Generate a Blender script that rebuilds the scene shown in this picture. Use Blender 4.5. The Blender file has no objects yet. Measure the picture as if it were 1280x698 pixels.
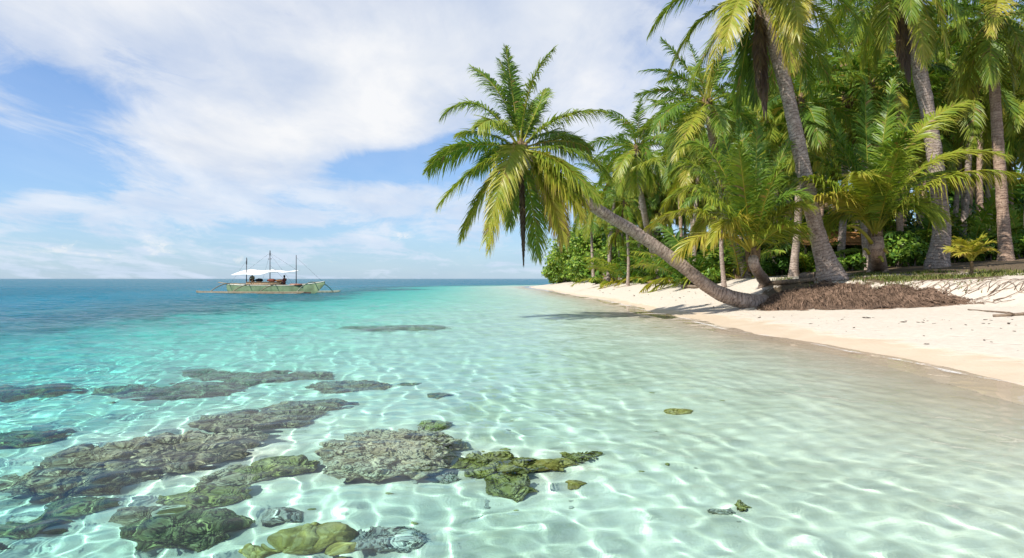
import bpy, math, random
import numpy as np
from mathutils import Vector, Matrix

R = np.random.default_rng(7)
random.seed(7)
scene = bpy.context.scene
COL = scene.collection
PI = math.pi
CAM_H = 1.5
K = 5.0          # Blender units per metre: light through very thin water is only solved well at this size
FPX = 1280 * 24 / 36.0

# ------------------------------------------------------------------ helpers
def view(px, py, d):
    """point at distance d along the view axis seen at pixel (px, py) of the 1280x698 picture"""
    return np.array([(px - 640) / FPX * d, d, CAM_H + (349 - py) / FPX * d])

def link(o, parent=None):
    COL.objects.link(o)
    if parent is not None:
        o.parent = parent
    return o

def tag(o, label=None, cat=None, group=None, kind=None):
    if label: o['label'] = label
    if cat: o['category'] = cat
    if group: o['group'] = group
    if kind: o['kind'] = kind
    return o

def empty(name, loc):
    o = bpy.data.objects.new(name, None)
    o.empty_display_size = 0.2
    o.location = [float(v) for v in loc]
    return link(o)

def mesh_data(name, verts, faces, mats, attrs=None, smooth=False, mat_idx=None):
    """faces: list of index arrays (n,k) or list of tuples"""
    me = bpy.data.meshes.new(name)
    verts = np.asarray(verts, dtype=np.float32)
    if isinstance(faces, np.ndarray):
        faces = [faces]
    if len(faces) and isinstance(faces[0], np.ndarray):
        loops = np.concatenate([f.reshape(-1) for f in faces]).astype(np.int32)
        tot = np.concatenate([np.full(len(f), f.shape[1]) for f in faces]).astype(np.int32)
    else:
        loops = np.array([i for f in faces for i in f], dtype=np.int32)
        tot = np.array([len(f) for f in faces], dtype=np.int32)
    start = np.concatenate([[0], np.cumsum(tot)[:-1]]).astype(np.int32)
    me.vertices.add(len(verts)); me.vertices.foreach_set('co', verts.reshape(-1))
    me.loops.add(len(loops)); me.loops.foreach_set('vertex_index', loops)
    me.polygons.add(len(tot)); me.polygons.foreach_set('loop_start', start)
    me.polygons.foreach_set('loop_total', tot)
    if smooth:
        me.polygons.foreach_set('use_smooth', np.ones(len(tot), dtype=bool))
    if mat_idx is not None:
        me.polygons.foreach_set('material_index', np.asarray(mat_idx, dtype=np.int32))
    me.update(calc_edges=True)
    me.validate()
    for m in (mats if isinstance(mats, (list, tuple)) else [mats]):
        me.materials.append(m)
    for k, a in (attrs or {}).items():
        at = me.attributes.new(k, 'FLOAT', 'POINT')
        at.data.foreach_set('value', np.asarray(a, dtype=np.float32))
    return me

def mesh_obj(name, verts, faces, mats, parent=None, **kw):
    return link(bpy.data.objects.new(name, mesh_data(name, verts, faces, mats, **kw)), parent)

class Geo:
    """collects pieces of ONE mesh"""
    def __init__(s): s.v = []; s.f = []; s.a = {}; s.n = 0; s.m = []
    def add(s, v, faces, mat=0, **attrs):
        v = np.asarray(v, dtype=float)
        for f in (faces if isinstance(faces, list) else [faces]):
            f = np.asarray(f)
            s.f.append(f + s.n); s.m.append(np.full(len(f), mat))
        for k, a in attrs.items():
            s.a.setdefault(k, []).append(np.broadcast_to(np.asarray(a, dtype=float), (len(v),)))
        s.v.append(v); s.n += len(v)
    def data(s, name, mats, smooth=False):
        return mesh_data(name, np.concatenate(s.v), s.f, mats, smooth=smooth, mat_idx=np.concatenate(s.m),
                         attrs={k: np.concatenate(a) for k, a in s.a.items()})
    def obj(s, name, mats, parent=None, smooth=False):
        return link(bpy.data.objects.new(name, s.data(name, mats, smooth)), parent)

def nrm(v):
    v = np.asarray(v, dtype=float)
    return v / (np.linalg.norm(v, axis=-1, keepdims=True) + 1e-12)

def tube_geo(path, radii, sides=8, cap=True, flat=1.0):
    """tube along a polyline: verts, [quads, caps], distance along"""
    path = np.asarray(path, dtype=float); n = len(path)
    radii = np.broadcast_to(np.asarray(radii, dtype=float), (n,))
    T = nrm(np.gradient(path, axis=0))
    ref = np.array([0, 1.0, 0]) if abs(T[0][2]) > .8 else np.array([0, 0, 1.0])
    A = []
    a = nrm(np.cross(T[0], ref))
    for t in T:
        a = nrm(a - t * np.dot(a, t)); A.append(a)
    A = np.array(A); B = np.cross(T, A)
    th = np.arange(sides) / sides * 2 * PI
    v = path[:, None] + radii[:, None, None] * (A[:, None] * np.cos(th)[None, :, None] + B[:, None] * np.sin(th)[None, :, None] * flat)
    v = v.reshape(-1, 3)
    i = np.arange(n - 1)[:, None] * sides; j = np.arange(sides)[None]; j2 = (j + 1) % sides
    q = np.stack([i + j, i + j2, i + sides + j2, i + sides + j], -1).reshape(-1, 4)
    fs = [q]
    if cap:
        fs += [np.arange(sides)[::-1][None], (np.arange(sides) + (n - 1) * sides)[None]]
    d = np.concatenate([[0], np.cumsum(np.linalg.norm(np.diff(path, axis=0), axis=1))])
    return v, fs, np.repeat(d, sides)

def box_geo(c, s, rz=0.0):
    c = np.asarray(c, float); s = np.asarray(s, float) / 2
    v = np.array([[x, y, z] for z in (-1, 1) for y in (-1, 1) for x in (-1, 1)], float) * s
    ca, sa = math.cos(rz), math.sin(rz)
    v = np.stack([v[:, 0] * ca - v[:, 1] * sa, v[:, 0] * sa + v[:, 1] * ca, v[:, 2]], -1) + c
    f = np.array([[0, 2, 3, 1], [4, 5, 7, 6], [0, 1, 5, 4], [2, 6, 7, 3], [0, 4, 6, 2], [1, 3, 7, 5]])
    return v, f

def bez(p0, p1, p2, n):
    t = np.linspace(0, 1, n)[:, None]
    return (1 - t) ** 2 * np.asarray(p0) + 2 * t * (1 - t) * np.asarray(p1) + t ** 2 * np.asarray(p2)

def crom(pts, n):
    """Catmull-Rom through points"""
    P = np.asarray(pts, float); P = np.vstack([2 * P[0] - P[1], P, 2 * P[-1] - P[-2]])
    out = []
    for k in range(len(P) - 3):
        t = np.linspace(0, 1, n, endpoint=(k == len(P) - 4))[:, None]
        a, b, c, d = P[k:k + 4]
        out.append(.5 * (2 * b + (c - a) * t + (2 * a - 5 * b + 4 * c - d) * t ** 2 + (3 * b - a - 3 * c + d) * t ** 3))
    return np.vstack(out)

# cheap vectorised value noise
_perm = np.random.default_rng(3).random((4096,))
def _h(ix, iy, iz):
    return _perm[(ix * 73856093 ^ iy * 19349663 ^ iz * 83492791) & 4095]
def vnoise(p):
    p = np.asarray(p, float); i = np.floor(p).astype(np.int64); f = p - i; f = f * f * (3 - 2 * f)
    x, y, z = i[..., 0], i[..., 1], i[..., 2]; r = 0
    for dx in (0, 1):
        for dy in (0, 1):
            for dz in (0, 1):
                w = (f[..., 0] if dx else 1 - f[..., 0]) * (f[..., 1] if dy else 1 - f[..., 1]) * (f[..., 2] if dz else 1 - f[..., 2])
                r = r + w * _h(x + dx, y + dy, z + dz)
    return r * 2 - 1
def fbm(p, o=4):
    p = np.asarray(p, float); s = 0; a = 1
    for k in range(o):
        s = s + a * vnoise(p * 2 ** k + 17.3 * k); a *= .5
    return s

# ------------------------------------------------------------------ materials
def new_mat(name):
    m = bpy.data.materials.new(name); m.use_nodes = True
    nt = m.node_tree; nt.nodes.clear()
    out = nt.nodes.new('ShaderNodeOutputMaterial')
    return m, nt, out
class NT:
    def __init__(s, nt): s.t = nt
    def n(s, typ, **kw):
        nd = s.t.nodes.new(typ)
        for k, v in kw.items(): setattr(nd, k, v)
        return nd
    def l(s, a, b): s.t.links.new(a, b)
    def math(s, op, a, b=None, clamp=False):
        nd = s.n('ShaderNodeMath', operation=op, use_clamp=clamp)
        for i, x in enumerate((a, b)):
            if x is None: continue
            if isinstance(x, (int, float)): nd.inputs[i].default_value = x
            else: s.l(x, nd.inputs[i])
        return nd.outputs[0]
    def noise(s, vec, scale, detail=4, rough=.55, dist=0.0, dims='3D'):
        nd = s.n('ShaderNodeTexNoise'); nd.noise_dimensions = dims
        nd.inputs['Scale'].default_value = scale; nd.inputs['Detail'].default_value = detail
        nd.inputs['Roughness'].default_value = rough; nd.inputs['Distortion'].default_value = dist
        if vec is not None: s.l(vec, nd.inputs['Vector'])
        return nd.outputs['Fac']
    def ramp(s, fac, stops, interp='LINEAR'):
        nd = s.n('ShaderNodeValToRGB'); nd.color_ramp.interpolation = interp
        els = nd.color_ramp.elements
        while len(els) < len(stops): els.new(.5)
        for e, (p, c) in zip(els, stops):
            e.position = p; e.color = (*c, 1) if len(c) == 3 else c
        s.l(fac, nd.inputs[0])
        return nd.outputs[0]
    def mix(s, fac, a, b, typ='MIX'):
        nd = s.n('ShaderNodeMix', data_type='RGBA', blend_type=typ)
        for sock, x in ((nd.inputs[0], fac), (nd.inputs[6], a), (nd.inputs[7], b)):
            if isinstance(x, (int, float)): sock.default_value = x
            elif isinstance(x, tuple): sock.default_value = (*x, 1)
            else: s.l(x, sock)
        return nd.outputs[2]
    def attr(s, name):
        nd = s.n('ShaderNodeAttribute', attribute_name=name); return nd.outputs['Fac']
    def pos(s, scale=None, local=False):
        o = s.n('ShaderNodeTexCoord').outputs['Object'] if local else s.n('ShaderNodeNewGeometry').outputs['Position']
        if not local: scale = tuple(q / K for q in (scale or (1, 1, 1)))
        if scale:
            mp = s.n('ShaderNodeMapping'); mp.inputs['Scale'].default_value = scale
            s.l(o, mp.inputs['Vector']); o = mp.outputs[0]
        return o
    def bsdf(s, out, color, rough=.7, bump=None, bump_d=.02, bump_s=1.0, spec=.3, metal=0):
        p = s.n('ShaderNodeBsdfPrincipled')
        for sock, x in (('Base Color', color), ('Roughness', rough)):
            if isinstance(x, tuple): p.inputs[sock].default_value = (*x, 1)
            elif isinstance(x, (int, float)): p.inputs[sock].default_value = x
            else: s.l(x, p.inputs[sock])
        p.inputs['Specular IOR Level'].default_value = spec
        p.inputs['Metallic'].default_value = metal
        if bump is not None:
            b = s.n('ShaderNodeBump'); b.inputs['Distance'].default_value = bump_d; b.inputs['Strength'].default_value = bump_s
            s.l(bump, b.inputs['Height']); s.l(b.outputs[0], p.inputs['Normal'])
        if out is not None: s.l(p.outputs[0], out.inputs['Surface'])
        return p

def mat_simple(name, c, rough=.7, var=.25, scale=6.0, spec=.3, bump=.01):
    m, nt, out = new_mat(name); s = NT(nt)
    f = s.noise(s.pos(local=True), scale, 5)
    col = s.ramp(f, [(.3, tuple(x * (1 - var) for x in c)), (.7, tuple(min(1, x * (1 + var)) for x in c))])
    s.bsdf(out, col, rough, f, bump, .6, spec)
    return m

def mat_leaf(name, stops, trans=.35, rough=.42, var=.35, vscale=1.5, spec=.35, rnd=0.0):
    m, nt, out = new_mat(name); s = NT(nt)
    t = s.attr('tint')
    f = s.noise(s.pos(), vscale, 3)
    t = s.math('ADD', t, s.math('MULTIPLY', s.math('SUBTRACT', s.n('ShaderNodeObjectInfo').outputs['Random'], .5), rnd))
    t2 = s.math('ADD', t, s.math('MULTIPLY', s.math('SUBTRACT', f, .5), var), clamp=True)
    col = s.ramp(t2, stops)
    p = s.bsdf(None, col, rough, spec=spec)
    tr = s.n('ShaderNodeBsdfTranslucent')
    s.l(s.mix(1.0, col, (1.0, 1.0, .55), 'MULTIPLY'), tr.inputs['Color'])
    mx = s.n('ShaderNodeMixShader'); mx.inputs[0].default_value = trans
    s.l(p.outputs[0], mx.inputs[1]); s.l(tr.outputs[0], mx.inputs[2]); s.l(mx.outputs[0], out.inputs['Surface'])
    return m

M = {}
PALM_STOPS = [(0, (.045, .105, .016)), (.22, (.15, .26, .028)), (.42, (.31, .35, .035)), (.6, (.50, .42, .06)),
              (.78, (.30, .19, .07)), (1, (.13, .085, .06))]
M['frond'] = mat_leaf('palm_leaf', PALM_STOPS, .36, .38, rnd=.08)
M['frond_deep'] = mat_leaf('grove_palm_leaf', PALM_STOPS, .38, .45, rnd=.34)
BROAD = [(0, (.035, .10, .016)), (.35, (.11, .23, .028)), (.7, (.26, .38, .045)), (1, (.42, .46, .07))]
M['broad'] = mat_leaf('broad_leaf', BROAD, .3, .4)
M['grass'] = mat_leaf('grass_blade', [(0, (.07, .12, .02)), (.5, (.17, .20, .035)), (1, (.33, .28, .10))], .3, .6)

def mat_trunk(name, lo, hi, dark):
    m, nt, out = new_mat(name); s = NT(nt)
    h = s.attr('along')
    n1 = s.noise(s.pos(local=True), 5, 5)
    n2 = s.noise(s.pos((30, 30, 6), local=True), 1.0, 4)
    hh = s.math('ADD', s.math('MULTIPLY', h, 7.5), s.math('MULTIPLY', n1, 2.6))
    ring = s.math('FRACT', hh)
    groove = s.ramp(ring, [(0, (1, 1, 1)), (.10, (0.25, .25, .25)), (.22, (0, 0, 0)), (.9, (0, 0, 0)), (1, (.6, .6, .6))])
    base = s.ramp(s.math('ADD', s.math('MULTIPLY', n1, .55), s.math('MULTIPLY', n2, .45)), [(.3, dark), (.48, lo), (.66, hi)])
    col = s.mix(s.math('MULTIPLY', groove, s.math('MULTIPLY', n2, 1.5)), base, tuple(x * .45 for x in dark))
    hgt = s.math('ADD', s.math('MULTIPLY', groove, -1.0), s.math('MULTIPLY', n2, .7))
    s.bsdf(out, col, .85, hgt, .03, .8, .15)
    return m
M['trunk'] = mat_trunk('palm_bark', (.37, .285, .23), (.56, .45, .375), (.18, .125, .095))
M['trunk_red'] = mat_trunk('ruddy_palm_bark', (.38, .255, .18), (.55, .39, .28), (.19, .115, .08))
M['husk'] = mat_simple('palm_husk', (.20, .135, .075), .9, .5, 14, .1, .03)
M['root'] = mat_simple('palm_root', (.20, .130, .088), .9, .75, 5, .1, .02)
M['root_soil'] = mat_simple('root_soil', (.10, .068, .05), .95, .5, 6, .05, .05)
M['coconut'] = mat_simple('coconut_husk', (.10, .12, .03), .5, .4, 3)
M['drift'] = mat_simple('driftwood', (.21, .155, .11), .85, .4, 10, .15, .02)
M['scrap'] = mat_simple('dry_leaf_scrap', (.075, .055, .04), .9, .5, 10, .1, .01)
M['bark'] = mat_simple('shrub_bark', (.14, .11, .085), .9, .4, 8, .1, .02)

# ------------------------------------------------------------------ terrain
XS = np.array([[-60, 5.5], [0, 6.7], [9.4, 7.05], [13, 7.05], [20, 6.8], [30, 6.75], [40, 6.75], [50, 6.35], [61, 5.8], [85, 4.9], [112, 3.4],
               [126, 2.6], [136, 3.4], [145, 8], [165, 24], [200, 55], [300, 150], [1000, 800], [12000, 10000]])
XB = np.array([[-60, 15], [10, 13.9], [18, 14.1], [21.5, 14.0], [24, 12.9], [27, 11.0], [31, 10.3], [36, 11.0], [45, 11.3], [55, 11.0], [61, 10.2], [75, 9.2],
               [90, 8.6], [110, 8.2], [126, 9.5], [136, 13], [145, 18], [165, 34], [200, 66], [300, 165], [1000, 830], [12000, 10050]])
ZF = np.array([[-60, .7], [10, .7], [18, .72], [22, .62], [25, .45], [28, .42], [30, .55], [33, .95], [40, 1.1], [60, 1.0], [90, .9], [12000, .9]])
WB = np.array([[-60, 3], [18, 3], [21, 2.2], [23, 1.5], [29, 1.3], [33, 2.0], [45, 2.5], [12000, 2.5]])
def sm(tab, y):
    w = 0; o = [-2.0, -1.0, 0, 1.0, 2.0]
    for k in o:
        w = w + np.interp(y + k * (1 + .03 * np.abs(y)), tab[:, 0], tab[:, 1])
    return w / len(o)
def sstep(t):
    t = np.clip(t, 0, 1); return t * t * (3 - 2 * t)
def shore(x, y):
    return x - (sm(XS, y) + .18 * np.sin(y * .55 + .7) * np.exp(-((y - 18) / 30) ** 2) + .25 * np.sin(y * .16))
def terrain(x, y, detail=True):
    x = np.asarray(x, float); y = np.asarray(y, float)
    s = shore(x, y)
    xb = sm(XB, y); zf = sm(ZF, y); w = sm(WB, y)
    t = s / np.maximum(xb - (x - s), .5)
    up = zf * np.clip(t, 0, 1) ** 1.05
    k = np.clip(x - xb, 0, None)
    up = up + (1.36 - zf) * sstep(k / w) + np.minimum(.085 * np.clip(k - 1, 0, None), 1.1)
    q = np.abs(np.clip(s, None, 0)); dn = -.075 * q ** 1.1 - .034 * np.clip(q - 9, 0, None) ** 1.5
    dn = np.maximum(dn, -38 - .001 * np.clip(y, 0, 9000))
    z = np.where(s > 0, up, dn)
    if detail:
        p = np.stack([x, y, np.zeros_like(x)], -1)
        amp = np.where(s > 0, .035 * sstep(s / 2.5), .05 * sstep(-s / 5) + .15 * sstep(-s / 25))
        z = z + amp * fbm(p * .8, 3) + np.where(s > 1.2, .010 * fbm(p * 4, 2), .006 * sstep(-s / 3) * np.sin(p[..., 1] * 9 + p[..., 0] * 5 + 3 * fbm(p * .7, 2)))
    return z
def ground_z(x, y):
    return float(terrain(np.array([x]), np.array([y]))[0])
def on_ground(px, py, d0=6, d1=200):
    """where the sight line of a pixel meets the terrain"""
    d = np.geomspace(d0, d1, 3000)
    P = np.stack([(px - 640) / FPX * d, d, CAM_H + (349 - py) / FPX * d], -1)
    g = P[:, 2] - terrain(P[:, 0], P[:, 1])
    k = np.argmax(g < 0) if (g < 0).any() else len(d) - 1
    p = P[k].copy(); p[2] = ground_z(p[0], p[1]); return p
def at(px, d, sink=0.0):
    x = (px - 640) / FPX * d
    return np.array([x, d, ground_z(x, d) - sink])
def under(px, py, lift=0.0):
    """where a sight line, bent at the water surface, meets the seabed"""
    v = nrm(np.array([(px - 640) / FPX, 1, (349 - py) / FPX]))
    w = np.array([0, 0, CAM_H]) + v * (CAM_H / -v[2])
    n = 1.27; ct = -v[2]; c2 = math.sqrt(1 - (1 - ct * ct) / n / n)
    r = v / n + np.array([0, 0, 1]) * (ct / n - c2)
    for q in np.linspace(0, 20, 4000):
        p = w + r * q
        if p[2] < terrain(p[0:1], p[1:2])[0] + lift: break
    return p

def fan_grid(rows, us, c):
    y = rows[:, None]; x = us[None, :] * (y + c); y = np.broadcast_to(y, x.shape)
    return x, y
def grid_faces(nr, nc):
    i = np.arange(nr - 1)[:, None] * nc; j = np.arange(nc - 1)[None]
    return np.stack([i + j, i + j + 1, i + nc + j + 1, i + nc + j], -1).reshape(-1, 4)
def geo_rows(y0, y1, off, k):
    n = int(math.log((y1 + off) / (y0 + off)) / k)
    return (y0 + off) * np.exp(np.linspace(0, math.log((y1 + off) / (y0 + off)), n)) - off

def build_ground():
    rows = geo_rows(-3, 11500, 6, .012)
    us = np.concatenate([np.linspace(-6, -1.5, 60, endpoint=False), np.linspace(-1.5, 1.5, 520), np.linspace(1.5, 6, 61)[1:]])
    x, y = fan_grid(rows, us, 9)
    z = terrain(x, y)
    m, nt, out = new_mat('sand'); s = NT(nt)
    P = s.pos(); sep = s.n('ShaderNodeSeparateXYZ'); s.l(P, sep.inputs[0]); Z = sep.outputs['Z']
    n1 = s.noise(P, 1.2, 5); n2 = s.noise(P, 90, 3, .7); n3 = s.noise(P, 7, 5, .6)
    dry = s.ramp(n3, [(.3, (.53, .45, .355)), (.7, (.61, .53, .43))])
    speck = s.ramp(n2, [(.30, (.55, .45, .36)), (.42, (1, 1, 1))])
    dry = s.mix(.5, dry, speck, 'MULTIPLY')
    wet = s.ramp(n1, [(.3, (.60, .465, .325)), (.7, (.66, .53, .385))])
    wl = s.math('ADD', Z, s.math('MULTIPLY', s.math('SUBTRACT', n1, .5), .16))
    wf = s.ramp(wl, [(.0, (1, 1, 1)), (.085, (1, 1, 1)), (.125, (0, 0, 0))])
    bed = s.ramp(n3, [(.3, (.80, .73, .565)), (.7, (.90, .845, .68))])
    mott = s.ramp(s.math('ADD', s.math('MULTIPLY', n1, .6), s.math('MULTIPLY', s.noise(P, 4.5, 6, .7), .4)), [(.36, (.66, .68, .58)), (.54, (1, 1, 1))])
    bed = s.mix(.35, bed, mott, 'MULTIPLY')
    bf = s.ramp(s.math('MULTIPLY', Z, -1.0), [(.05, (0, 0, 0)), (.30, (1, 1, 1))])
    wetbed = s.mix(bf, wet, bed)
    c1 = s.mix(wf, dry, wetbed)
    # leaf litter and humus on the wooded bank
    lf = s.noise(P, 5, 6, .7); lf2 = s.noise(P, .45, 3)
    k = s.math('ADD', s.math('MULTIPLY', s.attr('inland'), 1.0), s.math('MULTIPLY', s.math('SUBTRACT', lf, .5), 1.5))
    k = s.math('ADD', k, s.math('MULTIPLY', s.math('SUBTRACT', lf2, .5), 1.2))
    kf = s.ramp(k, [(.42, (0, 0, 0)), (.62, (1, 1, 1))])
    litter = s.ramp(s.noise(P, 14, 5, .7), [(.3, (.045, .035, .022)), (.5, (.12, .085, .05)), (.7, (.20, .145, .085))])
    col = s.mix(kf, c1, litter)
    # seagrass patches on the far seabed
    sg = s.noise(s.pos((.035, .07, .05)), 1.0, 4, .6)
    dp = s.ramp(s.math('MULTIPLY', Z, -.1), [(.13, (0, 0, 0)), (.45, (1, 1, 1))])
    sgf = s.ramp(s.math('ADD', sg, s.math('MULTIPLY', s.math('SUBTRACT', dp, 1.0), .34)), [(.36, (0, 0, 0)), (.46, (1, 1, 1))])
    col = s.mix(s.math('MULTIPLY', sgf, .85), col, (.075, .10, .075))
    rough = s.ramp(s.math('MULTIPLY', wf, 1.0), [(0, (.95, .95, .95)), (1, (.45, .45, .45))])
    vo = s.n('ShaderNodeTexVoronoi', feature='SMOOTH_F1'); vo.inputs['Scale'].default_value = 2.3; vo.inputs['Smoothness'].default_value = .6; s.l(P, vo.inputs['Vector'])
    hb = s.math('ADD', s.math('MULTIPLY', n3, .6), s.math('MULTIPLY', n2, .12))
    hb = s.math('ADD', hb, s.math('MULTIPLY', s.ramp(s.math('ADD', vo.outputs['Distance'], s.math('MULTIPLY', s.ramp(n1, [(.42, (1, 1, 1)), (.55, (0, 0, 0))]), .4)), [(.05, (0, 0, 0)), (.34, (1, 1, 1))]), s.math('MULTIPLY', s.ramp(wf, [(0, (1, 1, 1)), (1, (0, 0, 0))]), 1.1)))
    s.bsdf(out, col, rough, hb, .05, .55, .25)
    xb = sm(XB, y)
    inland = np.clip((x - xb - 1.5) / 6, 0, 1) * sstep((x - xb) / 3)
    for (cx, cy, rr) in ((11.2, 29.4, 1.5), (12.4, 28.6, 1.6), (13.6, 27.6, 1.6), (14.6, 26.2, 1.5), (15.4, 24.8, 1.3), (16.0, 23.4, 1.0)):
        inland = np.maximum(inland, 1.0 * np.exp(-((x - cx) ** 2 + (y - cy) ** 2) / rr ** 2))
    o = mesh_obj('ground', np.stack([x, y, z], -1).reshape(-1, 3), grid_faces(*x.shape), m, smooth=True, attrs={'inland': inland.reshape(-1)})
    tag(o, kind='structure'); o.cycles.is_caustics_receiver = True
    return o

WATER_K = (.48, .078, .080)
WATER_SCATTER = .60
REEF = []
def build_water():
    rows = geo_rows(-2.2, 9500, 5.0, .0042)
    us = np.concatenate([np.linspace(-6, -1.25, 70, endpoint=False), np.linspace(-1.25, 1.1, 1000), np.linspace(1.1, 6, 61)[1:]])
    x, y = fan_grid(rows, us, 6)
    dx = np.maximum(.00235 * (y + 6), .0042 * (y + 5))
    rg = np.random.default_rng(11)
    z = np.zeros_like(x); nw = 62
    lam = np.concatenate([np.exp(np.linspace(math.log(.115), math.log(.4), 34)), np.exp(np.linspace(math.log(.43), math.log(5.0), nw - 34))])
    warp = .35 * fbm(np.stack([x, y, 0 * x], -1) * .35, 2)
    for l in lam:
        th = rg.normal(-.55, .75 if l > .9 else 1.5); k = 2 * PI / l
        sl = .020 if l < .42 else (.014 if l < 1.6 else .011)
        a = sl / k * np.clip((l / dx - 2.6) / 2.4, 0, 1)
        a = a * (1 + .9 * sstep((y - 9) / 16) * (l > .4))
        z += a * np.sin(k * (x * math.cos(th) + y * math.sin(th) + warp * min(1, l)) + rg.uniform(0, 6.28))
    g = terrain(x, y, False)
    z *= sstep((-g - .02) / .30) * .85 + .15
    m, nt, out = new_mat('sea_water'); s = NT(nt)
    rf = s.n('ShaderNodeBsdfRefraction'); rf.inputs['IOR'].default_value = 1.27
    gs = s.n('ShaderNodeBsdfGlossy'); df = s.n('ShaderNodeBsdfDiffuse'); fr = s.n('ShaderNodeFresnel'); fr.inputs['IOR'].default_value = 1.27
    m1 = s.n('ShaderNodeMixShader'); m2_ = s.n('ShaderNodeMixShader')
    s.l(s.math('MULTIPLY', fr.outputs[0], .66), m2_.inputs[0]); s.l(rf.outputs[0], m1.inputs[1]); s.l(df.outputs[0], m1.inputs[2]); s.l(m1.outputs[0], m2_.inputs[1]); s.l(gs.outputs[0], m2_.inputs[2])
    s.l(m2_.outputs[0], out.inputs['Surface'])
    # absorption along the light's way through the water: each crossing keeps exp(-k * depth)
    dep = s.attr('depth')
    cc = s.n('ShaderNodeCombineColor')
    for i, k in enumerate(WATER_K):
        s.l(s.math('EXPONENT', s.math('MULTIPLY', dep, -k)), cc.inputs[i])
    s.l(cc.outputs[0], rf.inputs['Color']); s.l(s.mix(1.0, cc.outputs[0], (.3, .66, 1.0), 'MULTIPLY'), df.inputs['Color'])
    sc_ = s.math('SUBTRACT', 1.0, s.math('EXPONENT', s.math('MULTIPLY', s.math('POWER', dep, 2.0), -.014)))
    s.l(s.math('MULTIPLY', sc_, WATER_SCATTER), m1.inputs[0])
    P = s.pos()
    sep = s.n('ShaderNodeSeparateXYZ'); s.l(P, sep.inputs[0])
    def rng(a, b, c, d):
        mr = s.n('ShaderNodeMapRange'); s.l(sep.outputs['Y'], mr.inputs[0])
        for i, q in enumerate((a, b, c, d)): mr.inputs[i + 1].default_value = q
        return mr.outputs[0]
    # ripples too fine for the mesh far out: bump, and beyond that roughness
    rgh = rng(25, 140, 0.0, .34); s.l(rgh, rf.inputs['Roughness']); s.l(rgh, gs.inputs['Roughness'])
    n1 = s.noise(s.pos((.9, 1.3, 1)), 1.6, 4, .6, .3)
    n2 = s.noise(s.pos((.25, .5, 1)), 1.0, 3, .55)
    hh = s.math('ADD', s.math('MULTIPLY', n1, .5), n2)
    b = s.n('ShaderNodeBump'); b.inputs['Distance'].default_value = .5
    s.l(hh, b.inputs['Height']); s.l(rng(8, 50, 0.0, 1.0), b.inputs['Strength'])
    [s.l(b.outputs[0], q.inputs['Normal']) for q in (rf, gs, fr)]
    V = np.stack([x, y, z], -1).reshape(-1, 3); F = grid_faces(*x.shape); dp = np.clip(-g, 0, 15)
    for (cx, cy, ra, hh_) in REEF:
        near = (np.abs(x - cx) < 3 * ra) & (np.abs(y - cy) < 3 * ra)
        dp[near] = np.maximum(.12, np.minimum(dp[near], dp[near] - hh_ * np.exp(-((x[near] - cx) ** 2 + (y[near] - cy) ** 2) / ra ** 2)))
    dp = dp.reshape(-1)
    gd = -terrain(x, y).reshape(-1) 
    shallow = gd[F].mean(1) < .075
    def part(name, sel, mt):
        idx, inv = np.unique(F[sel], return_inverse=True)
        return tag(mesh_obj(name, V[idx], inv.reshape(-1, 4), mt, smooth=True, attrs={'depth': dp[idx]}), kind='structure')
    o = part('sea_water', ~shallow, m); o.cycles.is_caustics_caster = True
    # the last centimetres over the sand: too thin to bend the light, only a film that reflects
    m2, nt, out = new_mat('shallow_water'); s = NT(nt)
    dep = s.attr('depth'); cc = s.n('ShaderNodeCombineColor')
    for i, k in enumerate(WATER_K):
        s.l(s.math('MULTIPLY', s.math('EXPONENT', s.math('MULTIPLY', dep, -k)), .955), cc.inputs[i])
    tr = s.n('ShaderNodeBsdfTransparent'); s.l(cc.outputs[0], tr.inputs[0])
    gl = s.n('ShaderNodeBsdfGlossy'); gl.inputs['Roughness'].default_value = .02
    fr = s.n('ShaderNodeFresnel'); fr.inputs['IOR'].default_value = 1.14
    mx = s.n('ShaderNodeMixShader'); s.l(fr.outputs[0], mx.inputs[0]); s.l(tr.outputs[0], mx.inputs[1]); s.l(gl.outputs[0], mx.inputs[2]); s.l(mx.outputs[0], out.inputs['Surface'])
    part('shallow_water', shallow & (gd[F].mean(1) > -.25), m2)

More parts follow.
